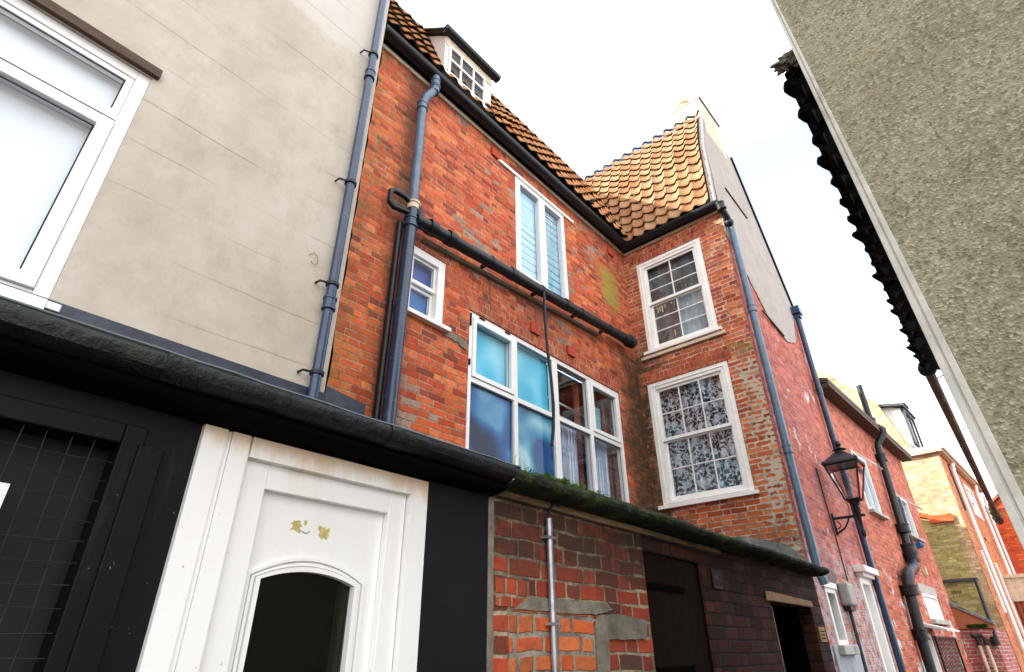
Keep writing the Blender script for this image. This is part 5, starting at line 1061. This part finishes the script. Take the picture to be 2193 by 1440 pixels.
# rusty gutter running on along the alley
ga, gb = Vector((8.0,.262,2.99)), Vector((19.8,.445,2.99))
b = MB(); b.tube([ga.lerp(gb, i/30)+Vector((0,0,random.uniform(-.006,.006))) for i in range(31)], .055, 12)
RG = b.build('eaves_gutter', 'rust', PH, smooth=True, label='rusty lichened gutter running on from the tiled eave')
b = MB()
b.ball(ga+Vector((.0,0,0)), .10, 10); b.build('gutter_outlet', 'blackpipe', RG); b = MB(); b.tube([gb+Vector((-.5,0,0)), gb+Vector((-.2,0,0)), gb+Vector((.1,0,-.05))], [.06,.12,.09], 10); b.build('gutter_fitting', 'blackpipe', RG)
for k in range(5): b = MB(); b.tube([ga.lerp(gb, .05+k*.22)+Vector((0,0,.05)), ga.lerp(gb, .05+k*.22)+Vector((0,-.25,.12))], .008, 5); b.build('bracket', 'blackpipe', RG)
b = MB()
for _ in range(160): tuft(b, gb+Vector((-1.2+random.uniform(0,1.2), random.uniform(-.05,.08), random.uniform(-.05,.1))), .05)
tag(b.build('moss', 'moss', RG, solid=False), None, None, kind='stuff')

# ------------------------------------------------------------------ camera, light
cam = bpy.data.cameras.new('camera'); co = bpy.data.objects.new('camera', cam); COL.objects.link(co)
yaw, pit, rol = R(-49.1176), R(29.3404), R(.50769)
Rm = Matrix.Rotation(yaw, 3, 'Z') @ Matrix.Rotation(pit, 3, 'X') @ Matrix.Rotation(rol, 3, 'Y')
right, fwd, up = Rm.col[0], Rm.col[1], Rm.col[2]
m = Matrix((right, up, -fwd)).transposed().to_4x4(); m.translation = (0,0,ZO); co.matrix_world = m
cam.sensor_width = 36; cam.lens = 1214.92/2193*36; cam.clip_start = .02; cam.clip_end = 500
sc.camera = co

SUN_EL, SUN_DIR = R(33), Vector((-.72,.69,0)).normalized()
wd = bpy.data.worlds.new('World'); sc.world = wd; wd.use_nodes = True
nt = wd.node_tree; bg = nt.nodes['Background']; sky = nt.nodes.new('ShaderNodeTexSky'); sky.sky_type = 'NISHITA'; sky.sun_disc = False
sky.sun_elevation = SUN_EL; sky.sun_rotation = math.atan2(SUN_DIR.x, SUN_DIR.y); sky.dust_density = 2.5; sky.air_density = 1.0
tc = nt.nodes.new('ShaderNodeTexCoord'); cn = nt.nodes.new('ShaderNodeTexNoise'); cn.inputs['Scale'].default_value = 1.6; cn.inputs['Detail'].default_value = 5
nt.links.new(tc.outputs['Generated'], cn.inputs['Vector'])
sx_ = nt.nodes.new('ShaderNodeSeparateXYZ'); nt.links.new(tc.outputs['Generated'], sx_.inputs[0])
ma = nt.nodes.new('ShaderNodeMath'); ma.operation = 'MULTIPLY_ADD'; ma.inputs[1].default_value = -.30; nt.links.new(sx_.outputs[0], ma.inputs[0]); nt.links.new(cn.outputs[0], ma.inputs[2])
mr = nt.nodes.new('ShaderNodeMapRange'); mr.interpolation_type = 'SMOOTHSTEP'
for i_, v_ in ((1,.18), (2,.46), (3,.09), (4,1.0)): mr.inputs[i_].default_value = v_
nt.links.new(ma.outputs[0], mr.inputs[0])
mxs = nt.nodes.new('ShaderNodeMix'); mxs.data_type = 'RGBA'; nt.links.new(mr.outputs[0], mxs.inputs[0]); nt.links.new(sky.outputs[0], mxs.inputs[6]); mxs.inputs[7].default_value = (3.7,3.68,3.66,1)
nt.links.new(mxs.outputs[2], bg.inputs[0]); bg.inputs[1].default_value = .15
sl = bpy.data.lights.new('sun', 'SUN'); sl.energy = 2.0; sl.angle = R(.5); sl.color = (1,.95,.88); so = bpy.data.objects.new('sun', sl); COL.objects.link(so)
dv = Vector((SUN_DIR.x*math.cos(SUN_EL), SUN_DIR.y*math.cos(SUN_EL), math.sin(SUN_EL)))
so.rotation_euler = dv.to_track_quat('Z', 'Y').to_euler(); so.location = (0,0,30)
sc.view_settings.view_transform = 'Standard'; sc.view_settings.look = 'None'; sc.view_settings.gamma = 1.0; sc.view_settings.exposure = 2.55
sc.render.engine = 'CYCLES'; sc.cycles.max_bounces = 8; sc.cycles.transparent_max_bounces = 12; sc.cycles.caustics_reflective = False
